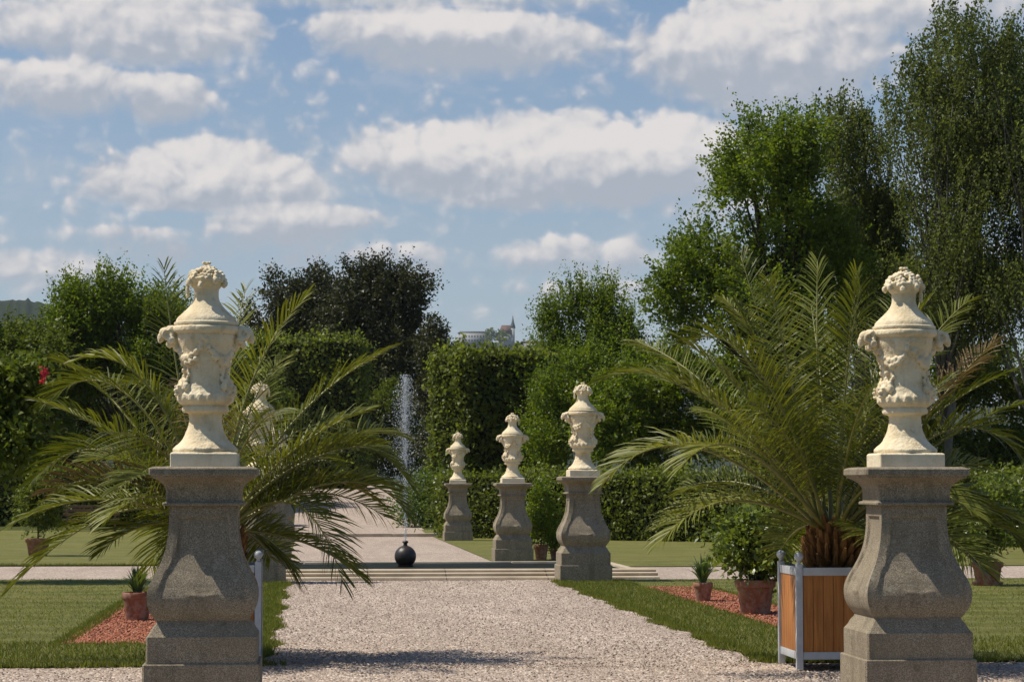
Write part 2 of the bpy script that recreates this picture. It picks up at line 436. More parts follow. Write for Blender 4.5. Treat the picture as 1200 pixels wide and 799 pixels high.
# grass blades, pebbles and red chips lying on those sheets
def blades(name, zones, dens, h, w, seed, mat_=None):
    r = np.random.default_rng(seed); P = []
    for (x0, x1, y0, y1, k) in zones:
        n = int((x1 - x0) * (y1 - y0) * dens * k)
        P.append(np.stack([r.uniform(x0, x1, n), r.uniform(y0, y1, n)], 1))
    P = np.concatenate(P); n = len(P)
    e1 = XR - .02 + .06 * np.sin(1.7 * P[:, 1] + 1) + .05 * np.sin(4.3 * P[:, 1] + 2); e0 = XL + .02 + .06 * np.sin(1.7 * P[:, 1] + 4) + .05 * np.sin(4.3 * P[:, 1] + 8)
    ok = ~((P[:, 0] > e0 + .03 * np.abs(r.normal(0, 1, n))) & (P[:, 0] < e1 - .03 * np.abs(r.normal(0, 1, n))) & (P[:, 1] < 41)) | (P[:, 1] < 22.06)
    P = P[ok]; n = len(P)
    z = gz(P[:, 1]) + .012
    base = np.column_stack([P, z]); a = r.uniform(0, 6.283, n)
    s = np.column_stack([np.cos(a), np.sin(a), np.zeros(n)]) * (w * r.uniform(.6, 1.3, n))[:, None]
    hh = h * r.uniform(.45, 1.3, n)
    lean = np.column_stack([r.normal(0, .45, n), r.normal(0, .45, n), np.ones(n)]) * hh[:, None]
    V = np.stack([base - s, base + s, base + lean * 1.0 + s * .15, base + lean - s * .15], 1)
    tone = np.clip(r.beta(2, 2, n) * .8 + .2 * (vnoise(np.column_stack([P[:, 0] * 1.3, P[:, 1] * .8, P[:, 0] * 0])) * .6 + .5), 0, 1)
    return struct(mesh(name, V, np.arange(n * 4).reshape(-1, 4), mat_ or L_GRASS, tone=tone), 'stuff')
blades('grass', [(XR - .08, 5.40, 21.95, 40.8, 1), (XL - 1.1, XL + .08, 21.95, 40.5, 1), (-9, XL + .04, 21.9, 25.05, 1),
                 (XR + .9, 12, 21.9, 25.05, .8), 
                 (-2.6, -2.4, 25, 38, 2), (6.3, 6.4, 25, 38, 2)], 900, .045, .006, 11)
blades('mown_grass', [(-9, -2.5, 25, 34, .6), (6.3, 14, 25, 36, .5), (-12, -2.4, 34, 43.3, .35), (5.3, 14, 36, 40.9, .35)], 900, .028, .006, 13, L_LAWNG)
blades('lawn_fringe', [(XR - .2, XR + .2, 21.95, 40.8, 1), (XL - .2, XL + .2, 21.95, 41, 1), (-9, XL, 21.82, 22.05, 1), (XR, 12, 21.82, 22.05, 1),
                       (-1.45, -1.0, 17.7, 18.4, .35), (4.2, 6, 49.9, 50.7, .4), (-14, XL, 52.2, 52.6, .5)], 1500, .05, .007, 12)

def stones(name, zones, mat_, smin, smax, seed):
    r = np.random.default_rng(seed); P = []
    for (x0, x1, y0, y1, n) in zones:
        P.append(np.stack([r.uniform(x0, x1, n), y0 + (y1 - y0) * r.uniform(0, 1, n) ** 1.6], 1))
    P = np.concatenate(P); n = len(P)
    sz = r.uniform(smin, smax, n)
    oct_ = np.array([(1, 0, 0), (-1, 0, 0), (0, 1, 0), (0, -1, 0), (0, 0, 1), (0, 0, -1)], float)
    V = oct_[None] * (sz[:, None, None] * r.uniform(.5, 1.2, (n, 6, 1))) * np.array([1, 1, .65])
    a = r.uniform(0, 6.28, n); ca, sa = np.cos(a)[:, None], np.sin(a)[:, None]
    V = np.stack([V[..., 0] * ca - V[..., 1] * sa, V[..., 0] * sa + V[..., 1] * ca, V[..., 2]], -1)
    V += np.column_stack([P, gz(P[:, 1]) + .012 + sz * .3])[:, None]
    T = np.array([(0, 2, 4), (2, 1, 4), (1, 3, 4), (3, 0, 4), (2, 0, 5), (1, 2, 5), (3, 1, 5), (0, 3, 5)])
    F = (np.arange(n) * 6)[:, None, None] + T[None]
    return struct(mesh(name, V, F.reshape(-1, 3), mat_), 'stuff')
stones('pebbles', [(XL - .1, XR, 21.5, 41.1, 7000), (-7, 9, 19.0, 21.9, 4000)], GRAVEL, .006, .015, 5)
stones('red_chippings', [(a, b, BY[0], BY[1], 9000) for a, b in BEDS], REDG, .012, .03, 6)

# ------------------------------------------------------------------ pedestals and urns
def make_pedestal(label, loc):
    p = thing('pedestal', label, 'pedestal', loc, 0, 'granite pedestals lining the path')
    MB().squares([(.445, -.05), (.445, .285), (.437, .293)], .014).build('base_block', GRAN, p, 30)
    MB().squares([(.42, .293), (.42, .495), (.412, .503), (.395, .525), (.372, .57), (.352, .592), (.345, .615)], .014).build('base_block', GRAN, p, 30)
    # bellied shaft: four faces with a sunk panel, as one grid per face
    zs = np.linspace(.615, 1.49, 90)
    kz = [.615, .63, .66, .70, .75, .81, .87, .93, 1.0, 1.08, 1.16, 1.25, 1.34, 1.49]
    kh = [.342, .358, .383, .402, .414, .417, .406, .380, .343, .308, .284, .269, .262, .262]
    from numpy import interp
    hs = interp(zs, kz, kh); hs = np.convolve(np.pad(hs, 3, 'edge'), np.ones(7) / 7, 'valid')
    nu = 44; us = np.linspace(-1, 1, nu); V = []; Fc = []
    for q in range(4):
        ca, sa = math.cos(q * math.pi / 2), math.sin(q * math.pi / 2)
        o = len(V)
        for z, h in zip(zs, hs):
            w = h - .078
            for u in us:
                x = u * h; d = 0.0
                e = min((w - abs(x)) / .009, (z - .78) / .09, (1.40 - z) / .012)
                d = -.018 * max(0, min(1, e))
                d += .012 * math.exp(-((z - .80 - .12 * abs(x)) / .016) ** 2) * max(0, 1 - ((abs(x) - .06) / .07) ** 2)   # curled end of the scroll
                y = -(h + d)
                V.append((x * ca - y * sa, x * sa + y * ca, z))
        Fc += [(o + j * nu + i, o + j * nu + i + 1, o + j * nu + nu + i + 1, o + j * nu + nu + i) for j in range(len(zs) - 1) for i in range(nu - 1)]
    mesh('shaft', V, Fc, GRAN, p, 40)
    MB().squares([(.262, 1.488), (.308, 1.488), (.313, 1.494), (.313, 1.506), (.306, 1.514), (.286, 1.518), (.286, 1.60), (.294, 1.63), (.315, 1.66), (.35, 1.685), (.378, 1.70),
                  (.392, 1.705), (.394, 1.715), (.408, 1.722), (.412, 1.728), (.412, 1.768), (.404, 1.777), (.37, 1.787)], .012).build('cap', GRAN, p, 28)
    return p

def rosette(mb, c, r, out):
    out = Vector(out).normalized(); a = out.orthogonal().normalized(); b = out.cross(a)
    mb.ball(c, r * .5, 1)
    for k in range(6):
        t = k / 6 * 6.283; q = Vector(c) + (a * math.cos(t) + b * math.sin(t)) * r * .68 + out * r * .1
        mb.ball(q, r * .4, 1)

def make_urn(label, loc):
    u = thing('stone_urn', label, 'urn', loc, 0, 'sandstone urns on the pedestals')
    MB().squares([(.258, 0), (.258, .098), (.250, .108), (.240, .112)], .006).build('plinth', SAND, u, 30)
    b = MB()
    b.lathe([(.21, .11), (.247, .112), (.252, .125), (.250, .142), (.236, .15), (.232, .158), (.222, .166), (.205, .18), (.178, .21), (.156, .25), (.138, .30),
             (.128, .35), (.126, .40), (.134, .413), (.15, .418), (.176, .424), (.182, .434), (.182, .455), (.174, .466), (.168, .474), (.184, .482), (.204, .50), (.213, .525), (.212, .55),
             (.200, .575), (.184, .60), (.171, .64), (.168, .70), (.174, .76), (.185, .83), (.200, .90), (.216, .95), (.228, .985), (.232, 1.02), (.226, 1.03), (.250, 1.04), (.261, 1.055), (.261, 1.08), (.252, 1.095), (.23, 1.10)], 64)
    r = random.Random(3)
    for k in range(18):                                  # gadroons round the lower bowl
        a = k / 18 * 6.283
        b.ball((.197 * math.cos(a), .197 * math.sin(a), .535), (.033, .033, .050), 1)
    for side in (0, 1, 2, 3):                            # swags of fruit between the four heads
        for k in range(13):
            f = k / 12; a = side * math.pi / 2 + f * math.pi / 2; sag = 4 * f * (1 - f)
            z = .99 - .17 * sag; rr = .190 + .04 * (z - .8) / .2
            s = .015 + .012 * sag
            for q in range(3):
                aa = a + r.uniform(-.06, .06)
                b.ball((rr * math.cos(aa), rr * math.sin(aa), z + r.uniform(-.03, .03)), s * r.uniform(.7, 1.15), 1)
        a = side * math.pi / 2 + math.pi / 4             # ribbons falling below the swags
        for k in range(7):
            b.ball(((.172 + .003 * k) * math.cos(a + .06 * math.sin(k * 2)), (.172 + .003 * k) * math.sin(a + .06 * math.sin(k * 2)), .80 - .0 - k * .022), (.014, .014, .018), 1)
    for a in (-.42, math.pi + .42, math.pi - .42, .42):
        o = Vector((math.cos(a), math.sin(a), 0)); t = Vector((-o.y, o.x, 0))      # masks with leaves low on the bowl
        c = o * .192 + Vector((0, 0, .60))
        b.ball(c, (.048, .048, .06), 2); b.ball(c + o * .056 + Vector((0, 0, -.008)), .019, 1)
        b.ball(c + o * .048 + Vector((0, 0, -.042)), (.026, .026, .014), 1)
        for e in (-1, 1):
            b.ball(c + o * .045 + t * (.026 * e) + Vector((0, 0, .022)), .015, 1)
            b.ball(c + t * (.066 * e) + o * -.004 + Vector((0, 0, .02)), (.03, .03, .042), 1)
            b.ball(c + t * (.05 * e) + Vector((0, 0, -.065)), (.028, .028, .03), 1)
        for k in range(5): b.ball(c + o * (-.004) + t * ((k - 2) * .027) + Vector((0, 0, .07 - .008 * abs(k - 2))), (.022, .022, .034), 1)
        for k in range(3): b.ball(o * (.18 + .003 * k) + t * (.014 * math.sin(k * 2.2)) + Vector((0, 0, .70 + k * .05)), .024, 1)
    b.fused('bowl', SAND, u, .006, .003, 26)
    for s in (0, 1):                                     # the two heads that serve as handles
        h = MB(); o = Vector((1 - 2 * s, 0, 0)); t = Vector((0, 1, 0)); Z = Vector((0, 0, 1))
        h.ball(o * .262 + Z * 1.055, (.075, .070, .050), 2); h.ball(o * .318 + Z * 1.045, (.048, .048, .046), 2)
        h.ball(o * .350 + Z * 1.005, (.030, .034, .042), 2); h.ball(o * .356 + Z * .975, (.022, .028, .018), 1)
        h.ball(o * .25 + Z * .985, (.052, .06, .055), 2); h.ball(o * .225 + Z * .935, (.035, .045, .05), 1)
        for e in (-1, 1):
            P = []
            for k in range(18):
                q = k / 17 * 5.8; rr = .050 - .030 * k / 17
                P.append(o * (.300 + rr * math.cos(q + 2.0)) + Z * (1.035 + rr * math.sin(q + 2.0) * .95) + t * e * (.052 + .022 * k / 17))
            h.tube(P, np.linspace(.024, .013, 18), 7)
            h.ball(o * .30 + t * (.05 * e) + Z * 1.03, (.03, .02, .03), 1)
            h.ball(o * .344 + t * (.028 * e) + Z * 1.04, .013, 1)
            h.ball(o * .265 + t * (.075 * e) + Z * .985, (.034, .024, .036), 1)
            h.ball(o * .285 + t * (.045 * e) + Z * .955, (.028, .024, .034), 1)
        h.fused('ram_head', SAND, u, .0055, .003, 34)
    l = MB()
    l.lathe([(.20, 1.095), (.243, 1.10), (.25, 1.108), (.25, 1.122), (.236, 1.130), (.232, 1.148), (.218, 1.166), (.190, 1.192), (.162, 1.218), (.136, 1.245), (.116, 1.27), (.103, 1.295), (.096, 1.32),
             (.095, 1.36), (.098, 1.385), (.108, 1.398)], 64).build('lid', SAND, u, 30)
    f = MB()
    f.lathe([(.09, 1.39), (.112, 1.398), (.118, 1.41), (.128, 1.43), (.142, 1.45), (.148, 1.465), (.14, 1.475), (.06, 1.49)], 40)
    r = random.Random(8)
    for k in range(7):
        a = k / 7 * 6.283 + .2; rosette(f, (.122 * math.cos(a), .122 * math.sin(a), 1.487 + r.uniform(-.014, .014)), r.uniform(.042, .056), (math.cos(a), math.sin(a), .5))
    for k in range(4):
        a = k / 4 * 6.283 + .4; rosette(f, (.062 * math.cos(a), .062 * math.sin(a), 1.542 + r.uniform(-.014, .014)), .052, (math.cos(a) * .6, math.sin(a) * .6, 1))
    rosette(f, (.0, 0, 1.588), .036, (0, 0, 1))
    for k in range(8):
        a = k / 8 * 6.283 + .5; f.ball((.15 * math.cos(a), .15 * math.sin(a), 1.448 - r.uniform(0, .04)), (.026, .026, .034), 1)
    for k in range(4): f.ball((-.145, -.03, 1.42 - k * .028), (.02, .02, .022), 1)
    f.fused('flower_finial', SAND, u, .005, .003, 45)
    return u

PX = (-.79, 4.69)
PY = (18.78, 40.55, 54.6, 74.5)
plab = [('grey granite pedestal at the left front edge of the path, nearest on the left', 'grey granite pedestal at the right front beside the orange planter box'),
        ('granite pedestal behind the left palm at the left end of the stone steps', 'granite pedestal at the right end of the stone steps by the lawn corner'),
        ('granite pedestal half hidden behind palm fronds left of the fountain court', 'granite pedestal standing next to a small potted shrub beyond the fountain'),
        ('granite pedestal farthest away on the left side, behind the palm fronds', 'farthest granite pedestal on the right, at the end of the low hedge')]
ulab = [('cream stone urn with carved flowers on the nearest left pedestal', 'cream stone urn with ram heads on the nearest right pedestal'),
        ('stone urn showing its lid above the left palm fronds', 'stone urn on the pedestal at the right end of the steps'),
        ('stone urn mostly hidden by palm fronds, third on the left side', 'stone urn on the pedestal next to the small potted shrub'),
        ('stone urn farthest away on the left, behind the palm', 'smallest looking stone urn on the farthest right pedestal by the hedge')]
ped0 = urn0 = None
for i, y in enumerate(PY):
    for s, x in enumerate(PX):
        if i == 0 and s == 1: x += .075
        loc = (x, y, float(gz(y)) + .0)
        ul = (x, y, loc[2] + 1.787)
        if ped0 is None:
            ped0 = make_pedestal(plab[i][s], loc); urn0 = make_urn(ulab[i][s], ul)
        else:
            dup(ped0, loc, (i * 2 + s) % 4 * math.pi / 2 if i else 0, plab[i][s])
            dup(urn0, ul, math.pi * ((i + s) % 2) + random.uniform(-.06, .06), ulab[i][s])

# ------------------------------------------------------------------ steps, pool, fountain
st = thing('stone_steps', 'low worn stone steps of three edges across the path before the pool', 'steps', (1.95, 41.55, 0))
def step_run(x0, x1, y0, prof, joints, name='step_block'):
    edges = [x0] + joints + [x1]
    for a, b in zip(edges[:-1], edges[1:]):
        a += .006; b -= .006; n = len(prof)
        V = [(a, y0 + p, z) for p, z in prof] + [(b, y0 + p, z) for p, z in prof]
        F = [(j, j + 1, n + j + 1, n + j) for j in range(n - 1)] + [tuple(range(n - 1, -1, -1)), tuple(range(n, 2 * n))]
        mesh(name, V, F, STEP, st, 40)
prof = [(-.42, -.1), (-.42, .045), (-.41, .06), (-.395, .066), (-.17, .07), (-.17, .075), (-.185, .085), (-.19, .10), (-.185, .118), (-.17, .125), (.05, .13), (.05, .135), (.037, .145), (.034, .158), (.04, .17), (.055, .178), (.33, .182), (.345, .17), (.345, -.2)]
step_run(-4.1, 2.2, 0, prof, [-2.6, -.9, .45]); step_run(2.2, 4.15, 0, prof, [3.2])
struct(mesh('water', [(-2.1, 41.9, .05), (6.0, 41.9, .05), (6.0, 48.5, .05), (-2.1, 48.5, .05)], [(0, 1, 2, 3)], WATER))
rim = thing('pool_kerb', 'thin stone kerb along the far side of the fountain pool', 'kerb', (1.95, 48.5, float(gz(49))))
for a, b in ((-4.1, -2.0), (-2.0, .1), (.1, 2.2), (2.2, 4.1)):
    MB().box(((a + b) / 2, .1, .085), (b - a - .012, .22, .21), bev=.012).build('kerb_stone', STEP, rim, 30)
for x in (-4.12, 4.12):
    MB().box((x, -3.2, .085), (.16, 6.3, .21), bev=.012).build('kerb_stone', STEP, rim, 30)

fb = at(475, 655, 46.9)
bf = thing('ball_fountain', 'round black stone ball fountain in the pool with short nozzle on top', 'fountain', (fb[0], fb[1], .05))
bl = MB(); bl.lathe([(.10, -.03), (.15, .0), (.155, .03)] + [(.212 * math.cos(t), .20 + .212 * math.sin(t)) for t in np.linspace(-.9, 1.38, 22)], 40).build('ball', BLACKST, bf, 60)
MB().lathe([(.045, .40), (.042, .425), (.036, .44), (.040, .455), (.058, .465), (.060, .485), (.048, .50), (.025, .505)], 24).build('nozzle', BLACKST, bf, 40)

def drops():
    r = np.random.default_rng(21); n = 5600; H = 3.3
    t = r.uniform(0, 1, n) ** .8; rise = r.uniform(0, 1, n) < .42
    z = np.where(rise, H * t, H * (1 - t * r.uniform(.3, 1.0, n)))
    w = np.where(rise, .022 + .06 * (z / H) ** 1.5, .03 + .36 * (1 - z / H) ** .55)
    a = r.uniform(0, 6.28, n); q = np.abs(r.normal(0, 1, n)) * w
    x = q * np.cos(a) - np.where(rise, 0, .07 * (H - z)) * r.uniform(-.2, 1, n); y = q * np.sin(a)
    P = np.column_stack([x, y, z + .5]); P[:, 2] = np.maximum(P[:, 2], .45)
    sz = r.uniform(.0025, .0062, n) * np.where(r.uniform(0, 1, n) < .1, 1.7, 1)
    oc = np.array([(1, 0, 0), (-1, 0, 0), (0, 1, 0), (0, -1, 0), (0, 0, 1.9), (0, 0, -1.9)], float)
    V = oc[None] * sz[:, None, None] + P[:, None]
    T = np.array([(0, 2, 4), (2, 1, 4), (1, 3, 4), (3, 0, 4), (2, 0, 5), (1, 2, 5), (3, 1, 5), (0, 3, 5)])
    o = mesh('fountain_jet', V, ((np.arange(n) * 6)[:, None, None] + T[None]).reshape(-1, 3), DROPS, None, 180, loc=(fb[0], fb[1], .0))
    struct(o, 'stuff')
drops()

# far step across the path
fs = thing('stone_sill', 'thin stone sill across the far path beyond the farthest urns', 'step', (1.95, 80.5, float(gz(80.5))))
for a, b in ((-2.6, -.8), (-.8, .9), (.9, 2.5)):
    MB().box(((a + b) / 2, 0, .05), (b - a - .012, .5, .13), bev=.012).build('step_block', STEP, fs, 30)

# ------------------------------------------------------------------ leaves
def unit(v): return v / (np.linalg.norm(v, axis=-1, keepdims=True) + 1e-9)
def quads_from(pos, d, L, W, r, fold=.15, nrm=None, tone=None):
    n = len(pos); d = unit(d)
    k = r.normal(0, 1, (n, 3)) if nrm is None else nrm + r.normal(0, .45, (n, 3))
    s = unit(np.cross(d, k)); nn = np.cross(s, d)
    L = L[:, None]; W = W[:, None]
    mid = pos + d * L * .45
    V = np.stack([pos, mid + s * W * .5 + nn * W * fold, pos + d * L - nn * L * .08, mid - s * W * .5 + nn * W * fold], 1)
    return V.reshape(-1, 3)

def shoots(pts, out, r, nsh=5, nleaf=14, slen=.7, L=.12, W=.07, up=.4, ow=.6, rnd=.5, droop=.1, spread=.25, hang=.2, blen=.8):
    n = len(pts) * nsh
    base = np.repeat(pts, nsh, 0) + r.normal(0, spread, (n, 3))
    d = unit(np.repeat(out, nsh, 0) * ow + np.array([0, 0, up]) + r.normal(0, rnd, (n, 3)))
    ln = slen * r.uniform(.5, 1.25, n)
    ct = np.repeat(r.uniform(0, 1, len(pts)), nsh)
    t = np.tile(np.linspace(.05, 1, nleaf), (n, 1)) + r.normal(0, .03, (n, nleaf))
    pos = base[:, None] + d[:, None] * (ln[:, None] * t)[..., None]
    pos[..., 2] -= droop * ln[:, None] * t ** 2
    pos = pos.reshape(-1, 3); m = len(pos)
    ld = np.repeat(d, nleaf, 0) * blen + r.normal(0, .7, (m, 3)) + np.array([0, 0, -hang])
    pos = pos + r.normal(0, L * .35, (m, 3))
    tip = 1 - .35 * t.reshape(-1)
    V = quads_from(pos, ld, L * r.uniform(.6, 1.2, m) * tip, W * r.uniform(.7, 1.2, m) * tip, r, nrm=np.array([0, 0, .5]))
    tone = np.clip(r.uniform(0, 1, m) * .6 + np.repeat(ct, nleaf) * .4, 0, 1)
    return V, tone

def in_lobes(lobes, n, r, inner=.35):
    """lobes: rows of centre xyz and radii xyz; points towards the outside of their union"""
    lb = np.array(lobes, float); vol = np.cbrt(lb[:, 3] * lb[:, 4] * lb[:, 5]) ** 2.2
    k = r.choice(len(lb), n, p=vol / vol.sum())
    d = unit(r.normal(0, 1, (n, 3))); q = (inner + (1 - inner) * r.uniform(0, 1, n) ** .6)[:, None]
    q *= 1 + .10 * r.normal(0, 1, (n, 1))
    P = lb[k, :3] + d * lb[k, 3:] * q
    return P, unit(d / lb[k, 3:])

def px_lobes(D, rows, base):
    """rows: image-sized lobes (x, y, rx, ry, depth offset in m, depth radius in m) set at forward distance D"""
    res = []
    for (x, y, rx, ry, dd, rd) in rows:
        p = at(x, y, D + dd); s = (D + dd) / F_PX
        res.append((*(p - base), rx * s, rd, ry * s))
    return res

def limbs(mb, root_h, P, r, r0, k, lean=.3, base_xy=(0, 0)):
    """tapering limbs from the trunk out to some of the leaf clusters"""
    idx = r.choice(len(P), min(k, len(P)), replace=False)
    for i in idx:
        e = P[i]; z0 = min(max(root_h, e[2] * r.uniform(.3, .7)), max(e[2] - .3, root_h))
        a = np.array([base_xy[0], base_xy[1], z0]); mid = (a + e) / 2 + np.array([0, 0, .10 * np.linalg.norm(e - a)]) + r.normal(0, .15, 3)
        t = np.linspace(0, 1, 7)[:, None]
        C = (1 - t) ** 2 * a + 2 * t * (1 - t) * mid + t ** 2 * e
        C[1:-1] += r.normal(0, .05, (5, 3))
        mb.tube(C, np.linspace(r0 * .36, r0 * .03, 7) * r.uniform(.6, 1.1), 5)

LK = 1.4
def tree(name, label, cat, x, D, rows, mat, bark, seed, n=220, r0=.2, nlimb=24, group=None, trunk_h=None, inner=.35, stems=1, dens=1.7, sub=7, **kw):
    r = np.random.default_rng(seed); base = gpt(x, D)
    root = thing(name, label, cat, base, 0, group)
    lobes = px_lobes(D, rows, base)
    if sub:
        res = []
        for l in lobes:
            l = np.array(l)
            for k in range(sub):
                d = unit(r.normal(0, 1, 3)); q = r.uniform(.35, .95); f = r.uniform(.30, .48)
                res.append((*(l[:3] + d * l[3:] * q), *(l[3:] * f * np.array([1.1, 1.1, .8]))))
        P, O = in_lobes(res, int(n * dens), r, .45); O = unit(O + .6 * unit(P - np.mean([l[:3] for l in lobes], 0)))
    else: P, O = in_lobes(lobes, int(n * dens), r, inner)
    ok = P[:, 2] > .15; P, O = P[ok], O[ok]
    kw = dict(kw); kw['L'] *= LK; kw['W'] *= LK * 1.1
    V, tone = shoots(P, O, r, **kw)
    top = max(l[2] + l[5] * .6 for l in lobes)
    mb = MB()
    for s in range(stems):
        a = s / stems * 6.28 + 1; off = 0 if stems == 1 else r0 * 1.6
        zz = np.linspace(-.2, top, 9); bx = np.cumsum(r.normal(0, .05 * top / 9, 9)) + off * math.cos(a) * (1 + zz / 3); by = np.cumsum(r.normal(0, .05 * top / 9, 9)) + off * math.sin(a) * (1 + zz / 3)
        tx = np.interp(top, [0, top], [0, np.mean([l[0] for l in lobes])])
        bx += (zz / top) ** 1.5 * tx * .8
        mb.tube(np.column_stack([bx, by, zz]), np.linspace(r0 * 1.15, r0 * .12, 9) / (1 if stems == 1 else 1.5), 9)
    limbs(mb, trunk_h or .2 * top, P, r, r0, nlimb)
    mb.build('trunk', bark, root, 180)
    mesh('crown', V, np.arange(len(V)).reshape(-1, 4), mat, root, tone=tone)
    return root

def hedge(name, label, p0, p1, h, th, mat, seed, dens=320, L=.085, W=.055, wob=.10, shag=.1, group=None):
    L *= 1.45; W *= 1.5; dens *= .8; wob *= 1.3; shag *= 1.4
    p0 = np.array(p0, float); p1 = np.array(p1, float); r = np.random.default_rng(seed)
    d = p1 - p0; ln = np.hypot(d[0], d[1]); ang = math.atan2(d[1], d[0]); mid = (p0 + p1) / 2
    root = thing(name, label, 'hedge', (mid[0], mid[1], float(gz(mid[1]))), ang, group)
    fs = [((ln, h), 'f'), ((ln, h), 'b'), ((ln, th), 't'), ((th, h), 'l'), ((th, h), 'r')]
    PP, NN = [], []
    for (a, b), k in fs:
        n = int(a * b * dens * (.4 if k == 'b' else 1)); u = r.uniform(-.5, .5, n) * a; v = r.uniform(0, 1, n)
        o = np.zeros(n)
        if k == 'f': P = np.column_stack([u, o - th / 2, v * h]); N = (0, -1, .25)
        if k == 'b': P = np.column_stack([u, o + th / 2, v * h]); N = (0, 1, .25)
        if k == 't': P = np.column_stack([u, (v - .5) * th, o + h]); N = (0, 0, 1)
        if k == 'l': P = np.column_stack([o - ln / 2, u, v * h]); N = (-1, 0, .25)
        if k == 'r': P = np.column_stack([o + ln / 2, u, v * h]); N = (1, 0, .25)
        PP.append(P); NN.append(np.tile(np.array(N, float), (n, 1)))
    P = np.concatenate(PP); N = unit(np.concatenate(NN))
    nz = .7 * vnoise(P * 1.3, seed) + .45 * vnoise(P * 3.3, seed + 1)
    P = P + N * (nz * wob + np.abs(r.normal(0, shag, len(P))) * (r.uniform(0, 1, len(P)) < .35) - r.uniform(0, .08, len(P)))[:, None]
    P[:, 2] = np.maximum(P[:, 2], .03)
    ld = N * .5 + r.normal(0, .8, P.shape) + np.array([0, 0, .1])
    m = len(P)
    V = quads_from(P, ld, L * r.uniform(.6, 1.3, m), W * r.uniform(.7, 1.3, m), r, nrm=N * .8)
    mesh('foliage', V, np.arange(m * 4).reshape(-1, 4), mat, root, tone=np.clip(r.uniform(0, 1, m) * .7 + .3 * (nz + .6), 0, 1))
    MB().box((0, 0, h / 2 - .06), (ln - .26, th - .26, h - .12), bev=.05).build('inner_twigs', CORE, root)
    return root

# ------------------------------------------------------------------ background hedges
hedge('low_hedge', 'low clipped hedge with level top behind the right lawn and urns', gpt(528, 79), gpt(1290, 66), 2.05, 1.3, L_HEDGE, 31, 420, .085, .055)
hedge('low_hedge', 'low dark clipped hedge behind the wooden bench on the left', gpt(-60, 92), gpt(318, 92), 2.1, 1.4, L_HEDGE, 32, 260, .10, .065)
hedge('tall_hedge', 'tall clipped hornbeam wall under the distant monastery', gpt(524, 93), gpt(640, 96), 6.6, 2.4, L_HEDGE, 33, 260, .13, .085, .2, .16)
hedge('tall_hedge', 'tall dark clipped hedge behind the left palm and below the dark yews', gpt(296, 126), gpt(424, 126), 7.7, 2.5, L_HEDGE, 34, 150, .15, .10, .22, .2)

# shrubs
def shrub(label, x, D, rows, mat, seed, n=120, L=.12, W=.07, name='shrub', group=None, **kw):
    a = dict(nsh=5, nleaf=14, slen=.55, up=.35, ow=.7, rnd=.5, spread=.2); a.update(kw)
    return tree(name, label, 'shrub', x, D, rows, mat, BARKD, seed, n=n, r0=.05, nlimb=10, group=group, stems=3, trunk_h=.1, L=L, W=W, **a)

shrub('green shrub on the bank right of the fountain spray', 505, 92, [(505, 588, 24, 38, 0, 1.3), (490, 606, 16, 18, -1, .8), (520, 575, 18, 30, .5, 1.2)], L_LIME, 41, 130, .10, .06)
shrub('white flowered shrub between the farthest urn and the low hedge', 527, 84, [(530, 590, 14, 26, 0, .8)], L_MID, 42, 45, .10, .06)
shrub('olive shrub behind the fountain jet at the foot of the tall trees', 455, 140, [(455, 500, 36, 60, 0, 2.5), (430, 530, 30, 36, -1, 2), (485, 520, 26, 52, 0, 2)], L_MID, 43, 200, .16, .09)
shrub('yellowish shrub at the far end of the path', 400, 142, [(395, 520, 46, 44, 0, 2.5), (360, 500, 40, 50, 1, 2.5)], L_HEDGE, 44, 170, .16, .09)
shrub('leafy shrub between the tall hornbeam wall and the third urn', 640, 88, [(648, 520, 30, 50, 0, 1.4), (664, 470, 28, 50, .5, 1.4), (640, 470, 16, 40, 0, 1), (700, 470, 40, 50, .5, 1.5)], L_BRIGHT, 45, 220, .11, .06, up=1.0, rnd=.35, slen=.9, ow=.4)
shrub('broad green shrub behind the low hedge under the big tree', 780, 86, [(760, 490, 60, 66, 0, 2.5), (820, 480, 50, 72, 1, 2.5), (790, 440, 40, 40, 1, 2), (715, 500, 44, 60, 0, 2)], L_BRIGHT, 46, 420, .13, .08)
shrub('dark understory shrub behind the right palm', 900, 92, [(880, 480, 70, 80, 0, 2.5), (960, 470, 70, 90, 1, 3), (930, 420, 60, 60, 2, 3)], L_MID, 47, 380, .14, .08)
shrub('dark shrubs at the right edge below the birches', 1130, 90, [(1080, 480, 80, 90, 0, 3), (1170, 470, 80, 100, 1, 3), (1120, 520, 90, 60, -1, 2)], L_MID, 48, 420, .14, .08)
shrub('dark shrub left of the tall hornbeam wall', 512, 118, [(508, 470, 22, 80, 0, 2), (520, 520, 18, 50, 0, 2)], L_YEW, 49, 180, .15, .09)

# trees
TG = 'garden trees behind the hedges'
tree('leafy_tree', 'bright green tree with pointed tops behind the left palm', 'tree', 140, 102,
     [(100, 384, 30, 55, 0, 1.6), (126, 366, 26, 45, 0, 1.4), (175, 379, 36, 52, 0.5, 1.8), (140, 434, 75, 60, 0, 2.8), (205, 424, 40, 55, 1, 2), (70, 444, 40, 50, 0, 2)],
     L_BRIGHT, BARK, 51, n=640, r0=.2, group=TG, nsh=5, nleaf=16, slen=1.15, L=.14, W=.075, up=1.1, ow=.4, rnd=.3, spread=.2, sub=10)
tree('leafy_tree', 'rounded mid green tree at the far left edge', 'tree', 20, 98,
     [(0, 422, 55, 55, 0, 2.4), (50, 442, 45, 50, 0.5, 2), (10, 492, 70, 60, 0, 2.6)], L_MID, BARK, 52, n=330, r0=.18, group=TG, nsh=5, nleaf=14, slen=.7, L=.15, W=.085, up=.4, spread=.3)
